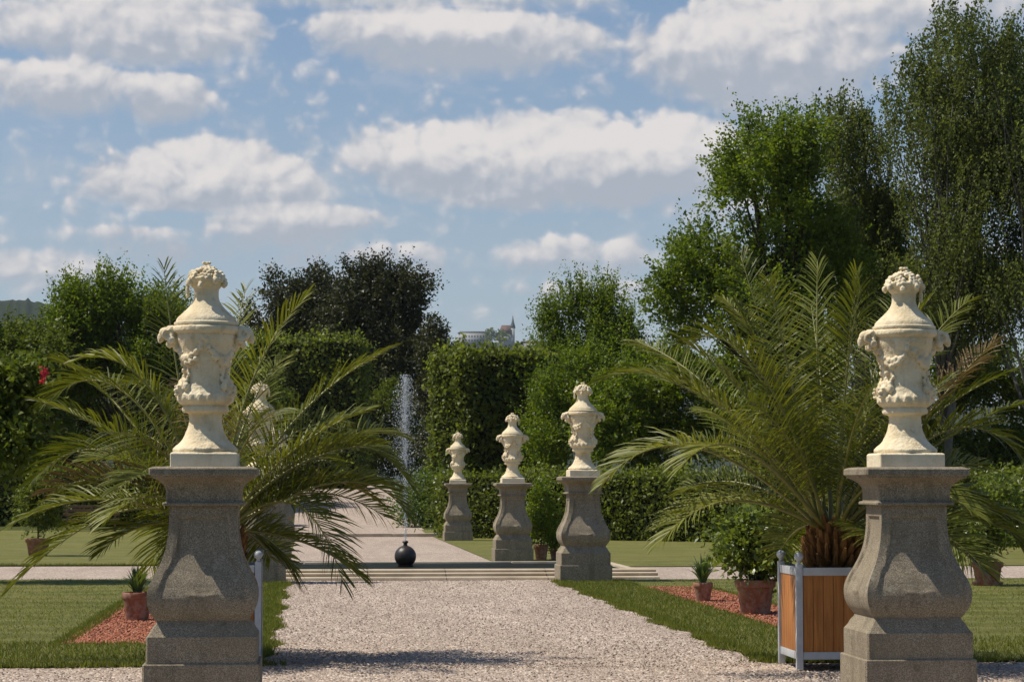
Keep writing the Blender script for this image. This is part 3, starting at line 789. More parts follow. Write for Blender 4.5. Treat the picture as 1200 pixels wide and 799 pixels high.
tree('leafy_tree', 'dense green tree behind the left hedge, between palm and bench', 'tree', 230, 106,
     [(235, 450, 60, 70, 0, 2.5), (280, 470, 45, 60, 1, 2.5), (190, 500, 60, 50, 0, 2), (110, 510, 70, 50, -1, 2), (40, 530, 60, 40, -1, 2)], L_MID, BARK, 53, n=420, r0=.17, group=TG, nsh=5, nleaf=14, slen=.7, L=.15, W=.085, up=.4, spread=.3)
tree('yew_tree', 'dark blackish yew with narrow tops, left one of the pair', 'tree', 350, 146,
     [(345, 376, 42, 60, 0, 2.4), (318, 389, 24, 46, 0, 1.6), (372, 354, 26, 40, 0, 1.6), (350, 444, 60, 60, 0, 3)], L_YEW, BARKD, 54, n=300, r0=.25, group='dark yews above the left hedge',
     nsh=6, nleaf=16, slen=1.1, L=.20, W=.11, up=.65, ow=.7, rnd=.4, spread=.3, droop=.05, inner=.2, dens=1.35)
tree('yew_tree', 'dark spreading yew with ragged branch tips, right one of the pair', 'tree', 440, 142,
     [(440, 380, 55, 70, 0, 3), (405, 383, 34, 58, 0, 2), (470, 373, 32, 50, 0, 2), (440, 338, 34, 30, 0, 1.8), (450, 458, 62, 70, 0, 3), (400, 448, 40, 60, 0, 2)], L_YEW, BARKD, 55, n=400, r0=.3, group='dark yews above the left hedge',
     nsh=6, nleaf=18, slen=1.35, L=.20, W=.11, up=.5, ow=.9, rnd=.42, spread=.3, droop=.0, inner=.2, dens=1.35)
tree('leafy_tree', 'young green tree with upright shoots above the third urn', 'tree', 695, 100,
     [(690, 397, 32, 58, 0, 1.5), (655, 412, 26, 45, 0, 1.2), (730, 422, 30, 45, 0, 1.4), (695, 452, 55, 55, 0, 2), (705, 362, 10, 26, 0, 0.6), (648, 384, 10, 24, 0, 0.5)], L_BRIGHT, BARK, 56, n=330, r0=.12, group=TG,
     nsh=4, nleaf=18, slen=1.3, L=.13, W=.065, up=1.3, ow=.4, rnd=.26, spread=.15, sub=9)
tree('leafy_tree', 'big bright green tree in front of the birches', 'tree', 925, 82,
     [(900, 233, 62, 75, 0, 2.6), (935, 188, 40, 50, 0, 2), (855, 308, 58, 60, -0.5, 2.4), (815, 338, 40, 45, 0, 1.8), (890, 348, 70, 50, 0, 2.6), (960, 298, 50, 80, 0.5, 2.4), (900, 168, 26, 34, 0, 1.2), (850, 223, 18, 26, 0, 1), (800, 368, 26, 34, 0, 1.2)], L_BRIGHT, BARKD, 57, n=620, r0=.28, group=TG,
     nsh=6, nleaf=15, slen=1.0, L=.135, W=.08, up=.5, ow=.75, rnd=.42, spread=.18, nlimb=50, dens=1.15, inner=.3)
BG = 'weeping birches on the right'
bk = dict(nsh=6, nleaf=22, slen=1.35, L=.11, W=.06, up=-1.0, ow=.18, rnd=.22, spread=.28, droop=.15, hang=.8, blen=.3, group=BG, nlimb=60, dens=1.15, inner=.2, sub=12)
tree('birch_tree', 'tallest weeping birch reaching the top of the photo', 'tree', 1105, 84,
     [(1125, 60, 62, 60, 0, 2.4), (1095, 130, 60, 80, 0, 2.6), (1160, 150, 60, 90, 0, 2.6), (1120, 240, 80, 90, 0, 3), (1060, 100, 25, 40, 0, 1.2), (1125, 330, 80, 70, 0, 3)], L_BIRCH, BIRCHB, 61, n=640, r0=.24, **bk)
tree('birch_tree', 'shorter weeping birch beside the bright green tree', 'tree', 1010, 88,
     [(985, 140, 32, 42, 0, 1.6), (1010, 200, 48, 70, 0, 2.2), (1000, 290, 52, 80, 0, 2.4), (1040, 250, 46, 80, .5, 2.2), (1030, 340, 60, 60, .5, 2.4)], L_BIRCH, BIRCHB, 62, n=430, r0=.18, **bk)
tree('birch_tree', 'weeping birch cut off by the right edge of the photo', 'tree', 1215, 82,
     [(1200, 110, 45, 90, 0, 2.2), (1225, 200, 60, 110, 0, 2.6), (1200, 320, 60, 80, 0, 2.6)], L_BIRCH, BIRCHB, 63, n=380, r0=.2, **bk)
tree('leafy_tree', 'low dark tree in the gap left of the distant monastery', 'tree', 515, 165,
     [(515, 425, 26, 26, 0, 2), (530, 445, 26, 30, 0, 2), (500, 450, 24, 40, 0, 2)], L_MID, BARK, 58, n=130, r0=.15, group=TG, nsh=5, nleaf=14, slen=.7, L=.2, W=.12, up=.4, spread=.3)

# leafy branch reaching in at the left edge
tree('mallow_tree', 'large leaved shrub tree with a red flower at the left edge', 'tree', -60, 40,
     [(0, 470, 40, 50, 0, .8), (30, 445, 32, 26, 0, .5), (10, 520, 36, 36, 0, .7), (-40, 480, 60, 80, 0, 1.0)], L_MID, BARK, 65, n=130, r0=.07, nlimb=16,
     nsh=3, nleaf=10, slen=.36, L=.13, W=.09, up=.2, ow=.6, rnd=.6, spread=.1, hang=.5)
q = at(51, 438, 39.4); mt = bpy.data.objects['mallow_tree']
r = np.random.default_rng(4); pts = np.repeat((q - np.array(mt.location))[None], 26, 0) + r.normal(0, 1, (26, 3)) * np.array([.03, .03, .075])
mesh('flower', quads_from(pts, r.normal(0, 1, (26, 3)), np.full(26, .09), np.full(26, .06), r), np.arange(104).reshape(-1, 4), L_FLOWER, mt, tone=r.uniform(0, 1, 26))

# white flowers on the far shrub
for o in bpy.data.objects:
    if o.get('label', '').startswith('white flowered shrub'):
        r = np.random.default_rng(9); m = 60; c = at(523, 575, 83.2) - np.array(o.location)
        pp = c + r.normal(0, 1, (m, 3)) * np.array([.22, .12, .35])
        mesh('blossom', quads_from(pp, r.normal(0, 1, (m, 3)), np.full(m, .1), np.full(m, .09), r), np.arange(m * 4).reshape(-1, 4), L_WHITE, o, tone=r.uniform(0, 1, m))

# ------------------------------------------------------------------ planters and palms
def make_planter(label, loc):
    p = thing('planter_box', label, 'planter', loc, 0, 'orange planter boxes with grey frames')
    W = .4
    for sx in (-1, 1):
        for sy in (-1, 1):
            q = MB().box((sx * W, sy * W, .465), (.058, .058, .93), bev=.004).build('corner_post', POST, p, 30)
            MB().lathe([(.012, .93), (.018, .94), (.014, .95), (.02, .957), (.036, .972), (.042, .992), (.038, 1.012), (.022, 1.028), (.006, 1.034)], 20).build('ball_finial', POST, q, 60, loc=(sx * W, sy * W, 0))
    for k in range(4):
        c, s = round(math.cos(k * math.pi / 2)), round(math.sin(k * math.pi / 2))
        a = k % 2 == 0
        for z, h in ((.862, .07), (.12, .066)):
            MB().box((W * c, W * s, z), (.036, .735, h) if a else (.735, .036, h), bev=.003).build('rail', POST, p, 30)
        mb = MB()
        for i in range(8):
            u = (i - 3.5) * .0915; mb.box((W * c if a else u, W * s if not a else u, .49), (.022, .0885, .675) if a else (.0885, .022, .675), bev=.004)
        pn = mb
        pn.box((.378 * c if a else 0, .378 * s if not a else 0, .49), (.016, .73, .67) if a else (.73, .016, .67))
        pn.build('plank_panel', PLANK, p, 30)
    MB().box((0, 0, .82), (.73, .73, .05)).build('soil', SOIL, p)
    return p
PLR = (4.76, 21.42, 0.016); PLL = (-.84, 22.45, .016)
pl0 = make_planter('orange planked planter box with light grey posts behind the right front pedestal', PLR)
dup(pl0, PLL, math.pi, 'orange planter box almost hidden behind the left front pedestal')

def frond(parent, P0, P1, P2, r, n=58, maxL=.50, w=.0155, twist=0.0, name='frond'):
    """one feather leaf along a quadratic curve, leaflets in a shallow V on both sides"""
    t = np.linspace(0, 1, 26)[:, None]
    C = (1 - t) ** 2 * P0 + 2 * t * (1 - t) * P1 + t ** 2 * P2
    rb = MB(); rb.tube(C, np.linspace(.020, .003, 26), 5)
    ts = np.linspace(.17, .995, n); ts = np.clip(ts + r.normal(0, .004, n), 0, 1)
    c = ((1 - ts)[:, None] ** 2) * P0 + (2 * ts * (1 - ts))[:, None] * P1 + (ts ** 2)[:, None] * P2
    T = unit(2 * (1 - ts)[:, None] * (P1 - P0) + 2 * ts[:, None] * (P2 - P1))
    side = np.cross(T, np.array([0, 0, 1.0])); bad = np.linalg.norm(side, axis=1) < .25
    alt = np.cross(P1 - P0, P2 - P0); alt = alt / (np.linalg.norm(alt) + 1e-9)
    if alt.dot(side.mean(0)) < 0: alt = -alt
    side = unit(side + alt * .6)
    if twist:
        side = side * math.cos(twist) + np.cross(T, side) * math.sin(twist)
    nn = unit(np.cross(side, T))
    prof = np.interp(ts, [.17, .3, .55, .8, .93, 1], [.45, .85, 1, .78, .5, .35]) * maxL
    ang = np.interp(ts, [.17, .5, .85, 1], [1.2, 1.05, .78, .40])
    VV, tone = [], []; age = r.choice([-.1, .0, .1, .25, .35], p=[.2, .25, .25, .2, .1])
    for s in (-1, 1):
        L = prof * r.uniform(.85, 1.1, n); a = ang + r.normal(0, .07, n); v = np.interp(ts, [.17, .6, 1], [.55, .38, .2]) + r.normal(0, .10, n)
        d = T * np.cos(a)[:, None] + (side * s * np.cos(v)[:, None] + nn * np.sin(v)[:, None]) * np.sin(a)[:, None]
        d = unit(d); ww = unit(np.cross(d, nn) * 1.0 + nn * r.normal(0.75 * s, .5, n)[:, None])
        g = np.array([0, 0, -1.0])
        p0 = c; p1 = c + d * (L * .4)[:, None] + g * (L * .02)[:, None]; p2 = c + d * (L * .75)[:, None] + g * (L * .09)[:, None]; p3 = c + d * L[:, None] + g * (L * .2)[:, None]
        W = w * r.uniform(.8, 1.15, n)
        rows = [(p0, .5), (p1, 1), (p2, .75), (p3, .06)]
        for (a0, k0), (a1, k1) in zip(rows[:-1], rows[1:]):
            VV.append(np.stack([a0 - ww * (W * k0 / 2)[:, None], a0 + ww * (W * k0 / 2)[:, None], a1 + ww * (W * k1 / 2)[:, None], a1 - ww * (W * k1 / 2)[:, None]], 1).reshape(-1, 3))
            tone.append(None)
        tn = np.clip(r.beta(2, 2.4, n) * .7 + age, 0, 1)
        tone[-3:] = [tn, tn, tn]
    VL = np.concatenate(VV); o = mesh(name, VL, np.arange(len(VL)).reshape(-1, 4), L_PALMDRY if r.uniform() < .07 else L_PALM, parent, tone=np.concatenate(tone))
    rb.build('midrib', RACHIS, o, 180)
    return o

def make_palm(label, loc, D, mouth, spec, seed, extra):
    """spec rows: control and tip of a frond in view (x, y), with depth offsets in metres; extra: more fronds all round"""
    p = thing('palm_tree', label, 'palm', loc, 0, 'feather palms in planter boxes'); r = np.random.default_rng(seed)
    L0 = np.array(loc, float); zc = mouth
    tr = MB(); tr.lathe([(.15, -.03), (.19, .05), (.21, .18), (.19, .30), (.12, .40), (.03, .46)], 20)
    k = 0
    for ring in range(7):
        for j in range(11):
            a = j / 11 * 6.283 + ring * .29; z = .03 + ring * .055; q = (.205 if ring < 4 else .205 - (ring - 3) * .035)
            o = np.array([math.cos(a), math.sin(a), 0]); P = [o * q * .9 + [0, 0, z], o * (q + .05) + [0, 0, z + .06], o * (q + .065 + r.uniform(0, .03)) + [0, 0, z + .13 + r.uniform(0, .05)]]
            tr.tube(P, [.036, .03, .014], 5)
    tr.build('trunk', PALMT, p, 40)
    for row in spec:
        (cx, cy, cd), (tx, ty, td) = row[:2]
        P1 = at(cx, cy, D + cd) - L0; P2 = at(tx, ty, D + td) - L0
        h = unit(np.array([P1[0], P1[1], 0.0]))
        P0 = np.array([0, 0, zc]) + h * .10
        frond(p, P0, P1, P2, r, n=row[2] if len(row) > 2 else 62, twist=r.normal(0, .15))
    for (az, e0, L, dr) in extra:
        a = rad(az); h = np.array([math.cos(a), math.sin(a), 0]); P0 = np.array([0, 0, zc]) + h * .08
        P1 = P0 + (h * math.cos(rad(e0)) + np.array([0, 0, math.sin(rad(e0))])) * L * .55
        e1 = rad(e0 - dr); P2 = P1 + (h * math.cos(e1) + np.array([0, 0, math.sin(e1)])) * L * .5
        frond(p, P0, P1, P2, r, n=56, twist=r.normal(0, .3))
    return p

def ring(n, e, L, dr, a0, seed):
    r = random.Random(seed); return [(a0 + i * 360 / n + r.uniform(-14, 14), e + r.uniform(-9, 9), L * r.uniform(.85, 1.1), dr + r.uniform(-15, 15)) for i in range(n)]

make_palm('spreading feather palm growing in the right planter box', (PLR[0], PLR[1], .86), 21.75, .36,
    [((800, 455, -.5), (706, 566, -.9)), ((850, 545, -.8), (776, 632, -1.2)), ((830, 395, .3), (702, 445, .6)), ((880, 350, .2), (806, 402, .5)),
     ((905, 420, 0), (868, 300, .3)), ((955, 440, .2), (958, 306, .5)), ((985, 450, -.2), (1008, 338, -.5)), ((925, 440, -.3), (902, 330, -.6)),
     ((1050, 420, .3), (1135, 352, .6)), ((1090, 470, .2), (1165, 400, .4)), ((1110, 440, -.1), (1192, 530, -.2)), ((1080, 510, .4), (1200, 470, .9)),
     ((860, 470, -1.1), (800, 545, -1.7)), ((880, 500, -.7), (830, 480, -1.5)), ((1060, 540, .1), (1150, 600, .2)), ((1020, 430, .6), (1060, 330, 1.2)),
     ((840, 430, 1.0), (745, 400, 1.8)), ((910, 400, .6), (850, 352, 1.2)), ((1120, 520, .2), (1196, 640, .3))], 71,
    ring(10, 62, 2.1, 50, 20, 1) + [q for q in ring(12, 38, 1.95, 62, 0, 2) if not 150 < q[0] % 360 < 275] + [q for q in ring(14, 12, 1.6, 55, 10, 3) if not 100 < q[0] % 360 < 280] + ring(6, 80, 2.15, 18, 40, 4))
make_palm('wide feather palm with drooping fronds behind the left front pedestal', (PLL[0], PLL[1], .86), 22.6, .36,
    [((150, 545, -.1), (10, 690, -.2), 74), ((130, 470, .2), (40, 560, .3)), ((150, 380, .2), (55, 470, .4)), ((190, 400, -.2), (96, 420, -.5)), ((205, 450, .1), (192, 312, .2)), ((262, 440, .5), (288, 338, 1.0)),
     ((270, 440, -.1), (360, 345, -.2)), ((330, 470, .1), (458, 408, .2)), ((400, 450, 0), (480, 566, 0)), ((420, 520, -.2), (474, 598, -.4)), ((360, 530, -.4), (402, 684, -.7)),
     ((400, 480, .5), (470, 510, 1.0)), ((220, 540, .8), (175, 668, 1.4)), ((235, 560, -.2), (190, 660, -.3)), ((160, 520, .5), (60, 530, .8)),
     ((215, 440, .4), (140, 450, .9)), ((280, 470, .3), (330, 420, .8)), ((300, 500, .6), (395, 545, 1.2)), ((120, 430, .9), (70, 425, 1.6)), ((340, 520, .8), (440, 585, 1.3))], 72,
    ring(12, 62, 1.9, 50, 35, 5) + [q for q in ring(13, 36, 1.9, 65, 0, 6) if not 262 < q[0] % 360 < 350] + [q for q in ring(12, 8, 1.4, 55, 20, 7) if not (150 < q[0] % 360 < 250 or 262 < q[0] % 360 < 355)])

# ------------------------------------------------------------------ pots and their plants
def pot(label, x, y, D, h, w, saucer=False):
    b = gpt(x, D); R = w / 2
    p = thing('flower_pot', label, 'flower pot', (b[0], b[1], b[2] + .018), random.uniform(0, 3), 'terracotta pots')
    z0 = 0
    if saucer:
        MB().lathe([(R * .6, 0), (R * .95, .01), (R * 1.05, .055), (R * .98, .055), (R * .9, .02), (R * .3, .018)], 32).build('saucer', TERRA, p, 40); z0 = .02
    MB().lathe([(R * .70, z0), (R * .74, z0 + .012), (R * .92, h * .76), (R * .93, h * .77), (R * 1.0, h * .78), (R * 1.03, h * .81), (R * 1.04, h * .96), (R * 1.0, h), (R * .92, h), (R * .88, h * .93)], 40, close=False).build('pot_wall', TERRA, p, 35)
    MB().lathe([(R * .9, h * .86), (R * .5, h * .9), (R * .02, h * .91)], 24).build('soil', SOIL, p)
    return np.array([b[0], b[1], b[2] + .018 + h * .88]), R

def potted(label, base, rows, mat, seed, n, L, W, name='potted_shrub', cat='shrub', stemr=.02, **kw):
    """rows: lobes in metres from the soil surface"""
    r = np.random.default_rng(seed); root = thing(name, label, cat, base, 0)
    P, O = in_lobes(rows, n, r, .15)
    a = dict(nsh=3, nleaf=9, slen=.22, up=.35, ow=.6, rnd=.6, spread=.06); a.update(kw)
    P[:, 2] = np.maximum(P[:, 2], .06)
    V, tone = shoots(P, O, r, L=L, W=W, **a)
    mb = MB(); top = max(q[2] for q in rows)
    mb.tube([(0, 0, -.05), (.01, 0, top * .5), (0, .01, top)], [stemr, stemr * .8, stemr * .3], 7); limbs(mb, .08, P, r, stemr * 1.4, 16)
    mb.build('stem', BARK, root, 180)
    mesh('foliage', V, np.arange(len(V)).reshape(-1, 4), mat, root, tone=tone)
    return root

def strap_plant(label, base, seed, n, H, spread):
    r = np.random.default_rng(seed); root = thing('strap_plant', label, 'plant', base, 0)
    t = np.linspace(0, 1, 6); VV = []; tone = []
    for i in range(n):
        a = r.uniform(0, 6.28); sp = spread * r.uniform(.2, 1.1); h = H * r.uniform(.6, 1.1); o = np.array([math.cos(a), math.sin(a), 0]); s = np.array([-o[1], o[0], 0])
        C = o * (.03 + sp * t ** 1.5)[:, None] + np.array([0, 0, 1]) * (h * (t - .35 * t ** 3 * (sp / spread)))[:, None]
        W = .016 * np.array([.8, 1.2, 1.2, 1, .6, .06])
        A, B = C - s * W[:, None], C + s * W[:, None]
        for j in range(5): VV += [A[j], B[j], B[j + 1], A[j + 1]]
        tone += [r.uniform(0, 1)] * 5
    mesh('foliage', np.array(VV), np.arange(len(VV)).reshape(-1, 4), L_AGAVE, root, tone=tone)
    mbs = MB(); mbs.lathe([(.05, -.02), (.06, .02), (.03, .08), (.01, .1)], 10).build('stem', BARK, root)
    return root

b, R = pot('small terracotta pot holding the strap leaved plant on the right red bed', 823, 704, 33.7, .26, .27)
strap_plant('spiky strap leaved plant in the small pot on the right red bed', b, 81, 60, .46, .27)
b, R = pot('large pale stained terracotta pot beside the right planter box', 884, 720, 30.4, .43, .50)
potted('glossy citrus shrub in the large pot beside the right planter box', b, [(-.05, 0, .45, .42, .38, .34), (-.12, 0, .68, .26, .24, .2), (.1, 0, .3, .34, .3, .2)], L_CITRUS, 82, 140, .12, .062, hang=.3)
b, R = pot('terracotta pot with spiky plant on the left red bed', 163, 728, 28.9, .34, .36)
strap_plant('spiky dark green plant in the pot on the left red bed', b, 83, 55, .40, .26)
b, R = pot('broad weathered terracotta pot on the far left lawn', 46, 647, 58.5, .42, .60)
potted('rounded evergreen shrub in the broad pot on the far left lawn', b, [(0, 0, .75, .56, .5, .55), (0, 0, 1.15, .42, .4, .42)], L_HEDGE, 84, 240, .095, .06)
b, R = pot('reddish pot on a saucer on the lawn at the right edge', 1155, 686, 38.9, .38, .50, True)
potted('big loose green shrub in the saucer pot at the right edge', b, [(.05, 0, .75, .52, .5, .55), (.2, 0, 1.1, .36, .4, .36), (-.2, 0, .5, .35, .4, .35), (.3, 0, .7, .45, .4, .5)], L_CITRUS, 85, 230, .11, .045)
b, R = pot('small terracotta pot behind the urn pedestal on the court', 634, 655, 55.6, .34, .34)
potted('round shrub in the small pot between two right pedestals', b, [(0, 0, .38, .42, .38, .34), (.02, 0, .85, .38, .34, .45), (.0, 0, 1.2, .30, .3, .3)], L_BRIGHT, 86, 140, .10, .06)
b, R = pot('tiny orange pot low behind the steps pedestal on the right', 650, 655, 55.9, .22, .24)
potted('low leafy seedling in the tiny orange pot behind the steps pedestal', b, [(0, 0, .14, .18, .16, .12)], L_MID, 87, 26, .08, .05, stemr=.008)

# ------------------------------------------------------------------ bench
bp = gpt(108, 86); bn = thing('park_bench', 'dark wooden garden bench against the left hedge', 'bench', bp, rad(3))
for k, z in enumerate((.62, .76, .90)):
    MB().box((0, .27 + .04 * k, z), (2.0, .03, .10), bev=.006).build('back_slat', BENCHW, bn, 30)
MB().box((0, 0, .43), (2.0, .13, .035), bev=.006).box((0, -.16, .43), (2.0, .13, .035), bev=.006).box((0, .16, .43), (2.0, .13, .035), bev=.006).build('seat', BENCHW, bn, 30)
for x in (-.85, 0, .85):
    MB().box((x, -.18, .205), (.06, .06, .41), bev=.004).build('leg', BENCHW, bn, 30)
    MB().box((x, .30, .48), (.06, .06, .96), bev=.004).build('leg', BENCHW, bn, 30)
for x in (-.97, .97): MB().box((x, .02, .64), (.06, .55, .035), bev=.006).build('armrest', BENCHW, bn, 30)

# ------------------------------------------------------------------ distance: hills, monastery
def ridge(name, D, prof, depth, amp, mat, seed):
    """a wooded hill whose crest passes through image-sized points (x, y) at forward distance D"""
    xs = np.linspace(prof[0][0], prof[-1][0], 260); ys = np.interp(xs, [p[0] for p in prof], [p[1] for p in prof])
    rows = np.linspace(-1, 1, 15); V = []
    for k in rows:
        for x, y in zip(xs, ys):
            p = at(x, y, D); q = at(x, y, D + k * depth); h = max(0, p[2]) * (1 - abs(k) ** 1.6)
            h += amp * (mnoise.noise(Vector((x * .35, k * 9, seed))) + .6 * mnoise.noise(Vector((x * .9, k * 20, seed)))) * (1 - abs(k))
            V.append((q[0], q[1], h + 1.5 * (1 - abs(k))))
    n = len(xs); F = [(j * n + i, j * n + i + 1, j * n + n + i + 1, j * n + n + i) for j in range(len(rows) - 1) for i in range(n - 1)]
    return struct(mesh(name, V, F, mat, None, 180))
ridge('hill', 1500, [(-500, 330), (-100, 350), (30, 355), (70, 362), (140, 385), (260, 420), (420, 470)], 260, 2.6, FOREST, 1)
ridge('hill', 3100, [(200, 470), (420, 424), (540, 404), (640, 402), (720, 412), (900, 450), (1400, 500)], 600, 3, FOREST, 2)

cD = 3000.0; k = cD / F_PX
def cx(x): return (x - 570) * k
c0 = at(570, 408, cD)
mo = thing('monastery', 'distant pale monastery with long wing and pointed church spire on the hill', 'building', c0, -PSI)
MB().box((cx(555.5), 0, 8), (37 * k, 14, 22)).build('wall', WALLP, mo)
MB().box((cx(540.5), -9, 4), (5 * k, 8, 16)).build('wall', WALLP, mo)
MB().box((cx(555.5), 0, 19.8), (38.5 * k, 17, 2.2), taper=.85).build('roof', SLATE, mo)
for fl in range(3):
    for i in range(9):
        MB().box((cx(543 + i * 3.4), -7.1, 4.5 + fl * 5), (1.4, .5, 2.4)).build('window', GLASSD, mo)
MB().box((cx(592), 0, 7), (15 * k, 16, 20)).build('wall', WALLP, mo)
V = [(cx(583), -9, 17), (cx(600), -9, 17), (cx(600), 9, 17), (cx(583), 9, 17), (cx(588), 0, 29), (cx(600), 0, 29)]
mesh('roof', V, [(0, 1, 5, 4), (2, 3, 4, 5), (0, 4, 3), (1, 2, 5), (0, 3, 2, 1)], ROOF, mo)
MB().box((cx(601), -2, 10), (4.5 * k, 5, 30)).build('tower', WALLP, mo)
MB().lathe([(3.4, 25), (3.0, 28), (1.5, 33), (.25, 41)], 8, (cx(601), -2, 0)).build('spire', SLATE, mo)
MB().box((cx(628), 0, 1.5), (34 * k, 10, 9)).build('wall', WALLP, mo)
V = [(cx(610), -7, 5.5), (cx(646), -7, 5.5), (cx(646), 7, 5.5), (cx(610), 7, 5.5), (cx(611), 0, 9), (cx(645), 0, 9)]
mesh('roof', V, [(0, 1, 5, 4), (2, 3, 4, 5), (0, 4, 3), (1, 2, 5), (0, 3, 2, 1)], ROOF, mo)
r = np.random.default_rng(77)
for (x, yy, rx, ry, lab) in ((574, 393, 5, 8, 'distant round tree beside the long monastery wing'), (587, 394, 8, 7, 'distant broad tree in front of the church')):
    base = at(x, 407, cD - 30); rt = thing('distant_tree', lab, 'tree', base)
    P, O = in_lobes([(0, 0, (407 - yy) * k, rx * k, 6, ry * k)], 260, r, .4)
    V = quads_from(P, O + r.normal(0, .5, P.shape), np.full(260, 3.0), np.full(260, 2.6), r, nrm=O)
    mesh('crown', V, np.arange(1040).reshape(-1, 4), L_MID, rt, tone=r.uniform(0, 1, 260))
    MB().tube([(0, 0, -2), (0, 0, (407 - yy) * k)], [.6, .3], 6).build('trunk', BARKD, rt)

# ------------------------------------------------------------------ air
HAZE = True
if HAZE:
    m, t = new_mat('air'); v = t.n('ShaderNodeVolumePrincipled'); v.inputs['Color'].default_value = (.80, .90, 1, 1); v.inputs['Density'].default_value = 5e-5; v.inputs['Anisotropy'].default_value = .2
    t.nt.links.new(v.outputs[0], t.out.inputs['Volume'])
    hz = mesh('haze', [(x, y, z) for z in (-3, 330) for y in (-60, 4200) for x in (-1500, 1500)],
              [(0, 2, 3, 1), (4, 5, 7, 6), (0, 1, 5, 4), (2, 6, 7, 3), (0, 4, 6, 2), (1, 3, 7, 5)], m)
    struct(hz, 'stuff')

# ------------------------------------------------------------------ sun and sky
EL, BEH = rad(58), rad(6)              # high sun from the left, a touch behind the pedestals' fronts
sd = Vector((-math.cos(BEH) * math.cos(EL), math.sin(BEH) * math.cos(EL), math.sin(EL)))
sl = bpy.data.lights.new('sun', 'SUN'); sl.energy = 5.0; sl.angle = rad(.53); sl.color = (1, .92, .79)
so = bpy.data.objects.new('sun', sl); COL.objects.link(so); so.rotation_euler = sd.to_track_quat('Z', 'Y').to_euler(); so.location = (-20, 10, 40)

W = bpy.data.worlds.new('World'); S.world = W; W.use_nodes = True
W.node_tree.nodes.clear(); t = NT(W.node_tree)
wo = t.n('ShaderNodeOutputWorld'); bgn = t.n('ShaderNodeBackground')
sky = t.n('ShaderNodeTexSky', sky_type='NISHITA'); sky.sun_disc = False; sky.sun_elevation = EL
sky.sun_rotation = math.atan2(sd.x, sd.y); sky.air_density = 1.0; sky.dust_density = .35; sky.ozone_density = 2.5
dirv = t.n('ShaderNodeTexCoord').outputs['Generated']
sx = t.n('ShaderNodeSeparateXYZ', i_0=dirv)
az = t.m('SUBTRACT', t.m('ARCTAN2', sx.outputs[0], sx.outputs[1]), PSI)
el = t.m('ARCSINE', sx.outputs[2])
u = t.m('MULTIPLY', az, 28.0); v = t.m('MULTIPLY', el, 28.0)            # 1 unit = about 2 degrees of sky
uv = t.n('ShaderNodeCombineXYZ', i_0=u, i_1=t.m('MULTIPLY', v, 1.12), i_2=.37).outputs[0]
warp = t.n('ShaderNodeTexNoise'); t.put(warp.inputs['Vector'], uv); warp.inputs['Scale'].default_value = 1.3; warp.inputs['Detail'].default_value = 2
wv = t.n('ShaderNodeVectorMath', operation='SUBTRACT', i_0=warp.outputs['Color'], i_1=(.5, .5, .5)).outputs[0]
wv = t.n('ShaderNodeVectorMath', operation='SCALE', i_0=wv); wv.inputs['Scale'].default_value = .35
uvw = t.n('ShaderNodeVectorMath', operation='ADD', i_0=uv, i_1=wv.outputs[0]).outputs[0]
def puff(vec):
    """cauliflower bumps: soft noise plus rounded cells at two sizes"""
    a = t.noise(vec, 1.7, 8, .56)
    c1 = t.n('ShaderNodeTexVoronoi', feature='SMOOTH_F1'); t.put(c1.inputs['Vector'], vec); c1.inputs['Scale'].default_value = 3.6; c1.inputs['Smoothness'].default_value = .6
    c2 = t.n('ShaderNodeTexVoronoi', feature='SMOOTH_F1'); t.put(c2.inputs['Vector'], vec); c2.inputs['Scale'].default_value = 9.0; c2.inputs['Smoothness'].default_value = .6
    k = t.m('ADD', t.m('MULTIPLY', c1.outputs['Distance'], -.42), t.m('MULTIPLY', c2.outputs['Distance'], -.16))
    return t.m('ADD', a, t.m('ADD', k, .24))
n1 = puff(uvw)
off = t.n('ShaderNodeVectorMath', operation='ADD', i_0=uvw, i_1=(-.09, .13, 0)).outputs[0]
n2 = puff(off)
# cumulus banks: azimuth, elevation, half width, height above and depth below its middle, weight
CL = [(150, 50, 190, 62, 40, 1.0), (70, 112, 120, 34, 40, .85), (190, 122, 70, 30, 34, .95), (245, 228, 165, 58, 26, 1.15), (350, 262, 130, 22, 36, .8), (230, 280, 200, 14, 40, .5),
      (480, 40, 170, 34, 40, .8), (560, 55, 190, 40, 42, .85), (650, 205, 260, 70, 46, 1.15), (780, 190, 120, 60, 60, .9), (480, 190, 120, 45, 30, .7), (900, 75, 190, 75, 70, 1.1), (1060, 20, 200, 40, 40, .8),
      (690, 300, 150, 26, 30, .55), (430, 300, 180, 18, 40, .5), (60, 325, 130, 30, 30, .6), (840, 245, 110, 20, 20, .5), (720, 345, 160, 18, 36, .45), (330, 0, 500, 20, 20, .6), (360, 170, 40, 24, 20, .35)]
CL = [(x, y, rx * 1.04, ra * 1.2, rb * 1.1, w) for x, y, rx, ra, rb, w in CL]
den = None; hgt = None
for (x, y, rx, ra, rb, wt) in CL:
    du = t.m('DIVIDE', t.m('SUBTRACT', u, (x - 600) / 100), rx / 100)
    dv0 = t.m('SUBTRACT', v, (567 - y) / 100)
    dv = t.m('MAXIMUM', t.m('DIVIDE', dv0, ra / 100), t.m('DIVIDE', dv0, -rb / 100))
    e = t.m('MULTIPLY', t.m('SUBTRACT', 1.0, t.m('ADD', t.m('MULTIPLY', du, du), t.m('MULTIPLY', dv, dv)), clamp=True), wt)
    hh = t.m('MULTIPLY', e, t.m('DIVIDE', dv0, ra / 100))
    den = e if den is None else t.m('SMOOTH_MAX', den, e, .15)
    hgt = hh if hgt is None else t.m('ADD', hgt, hh)
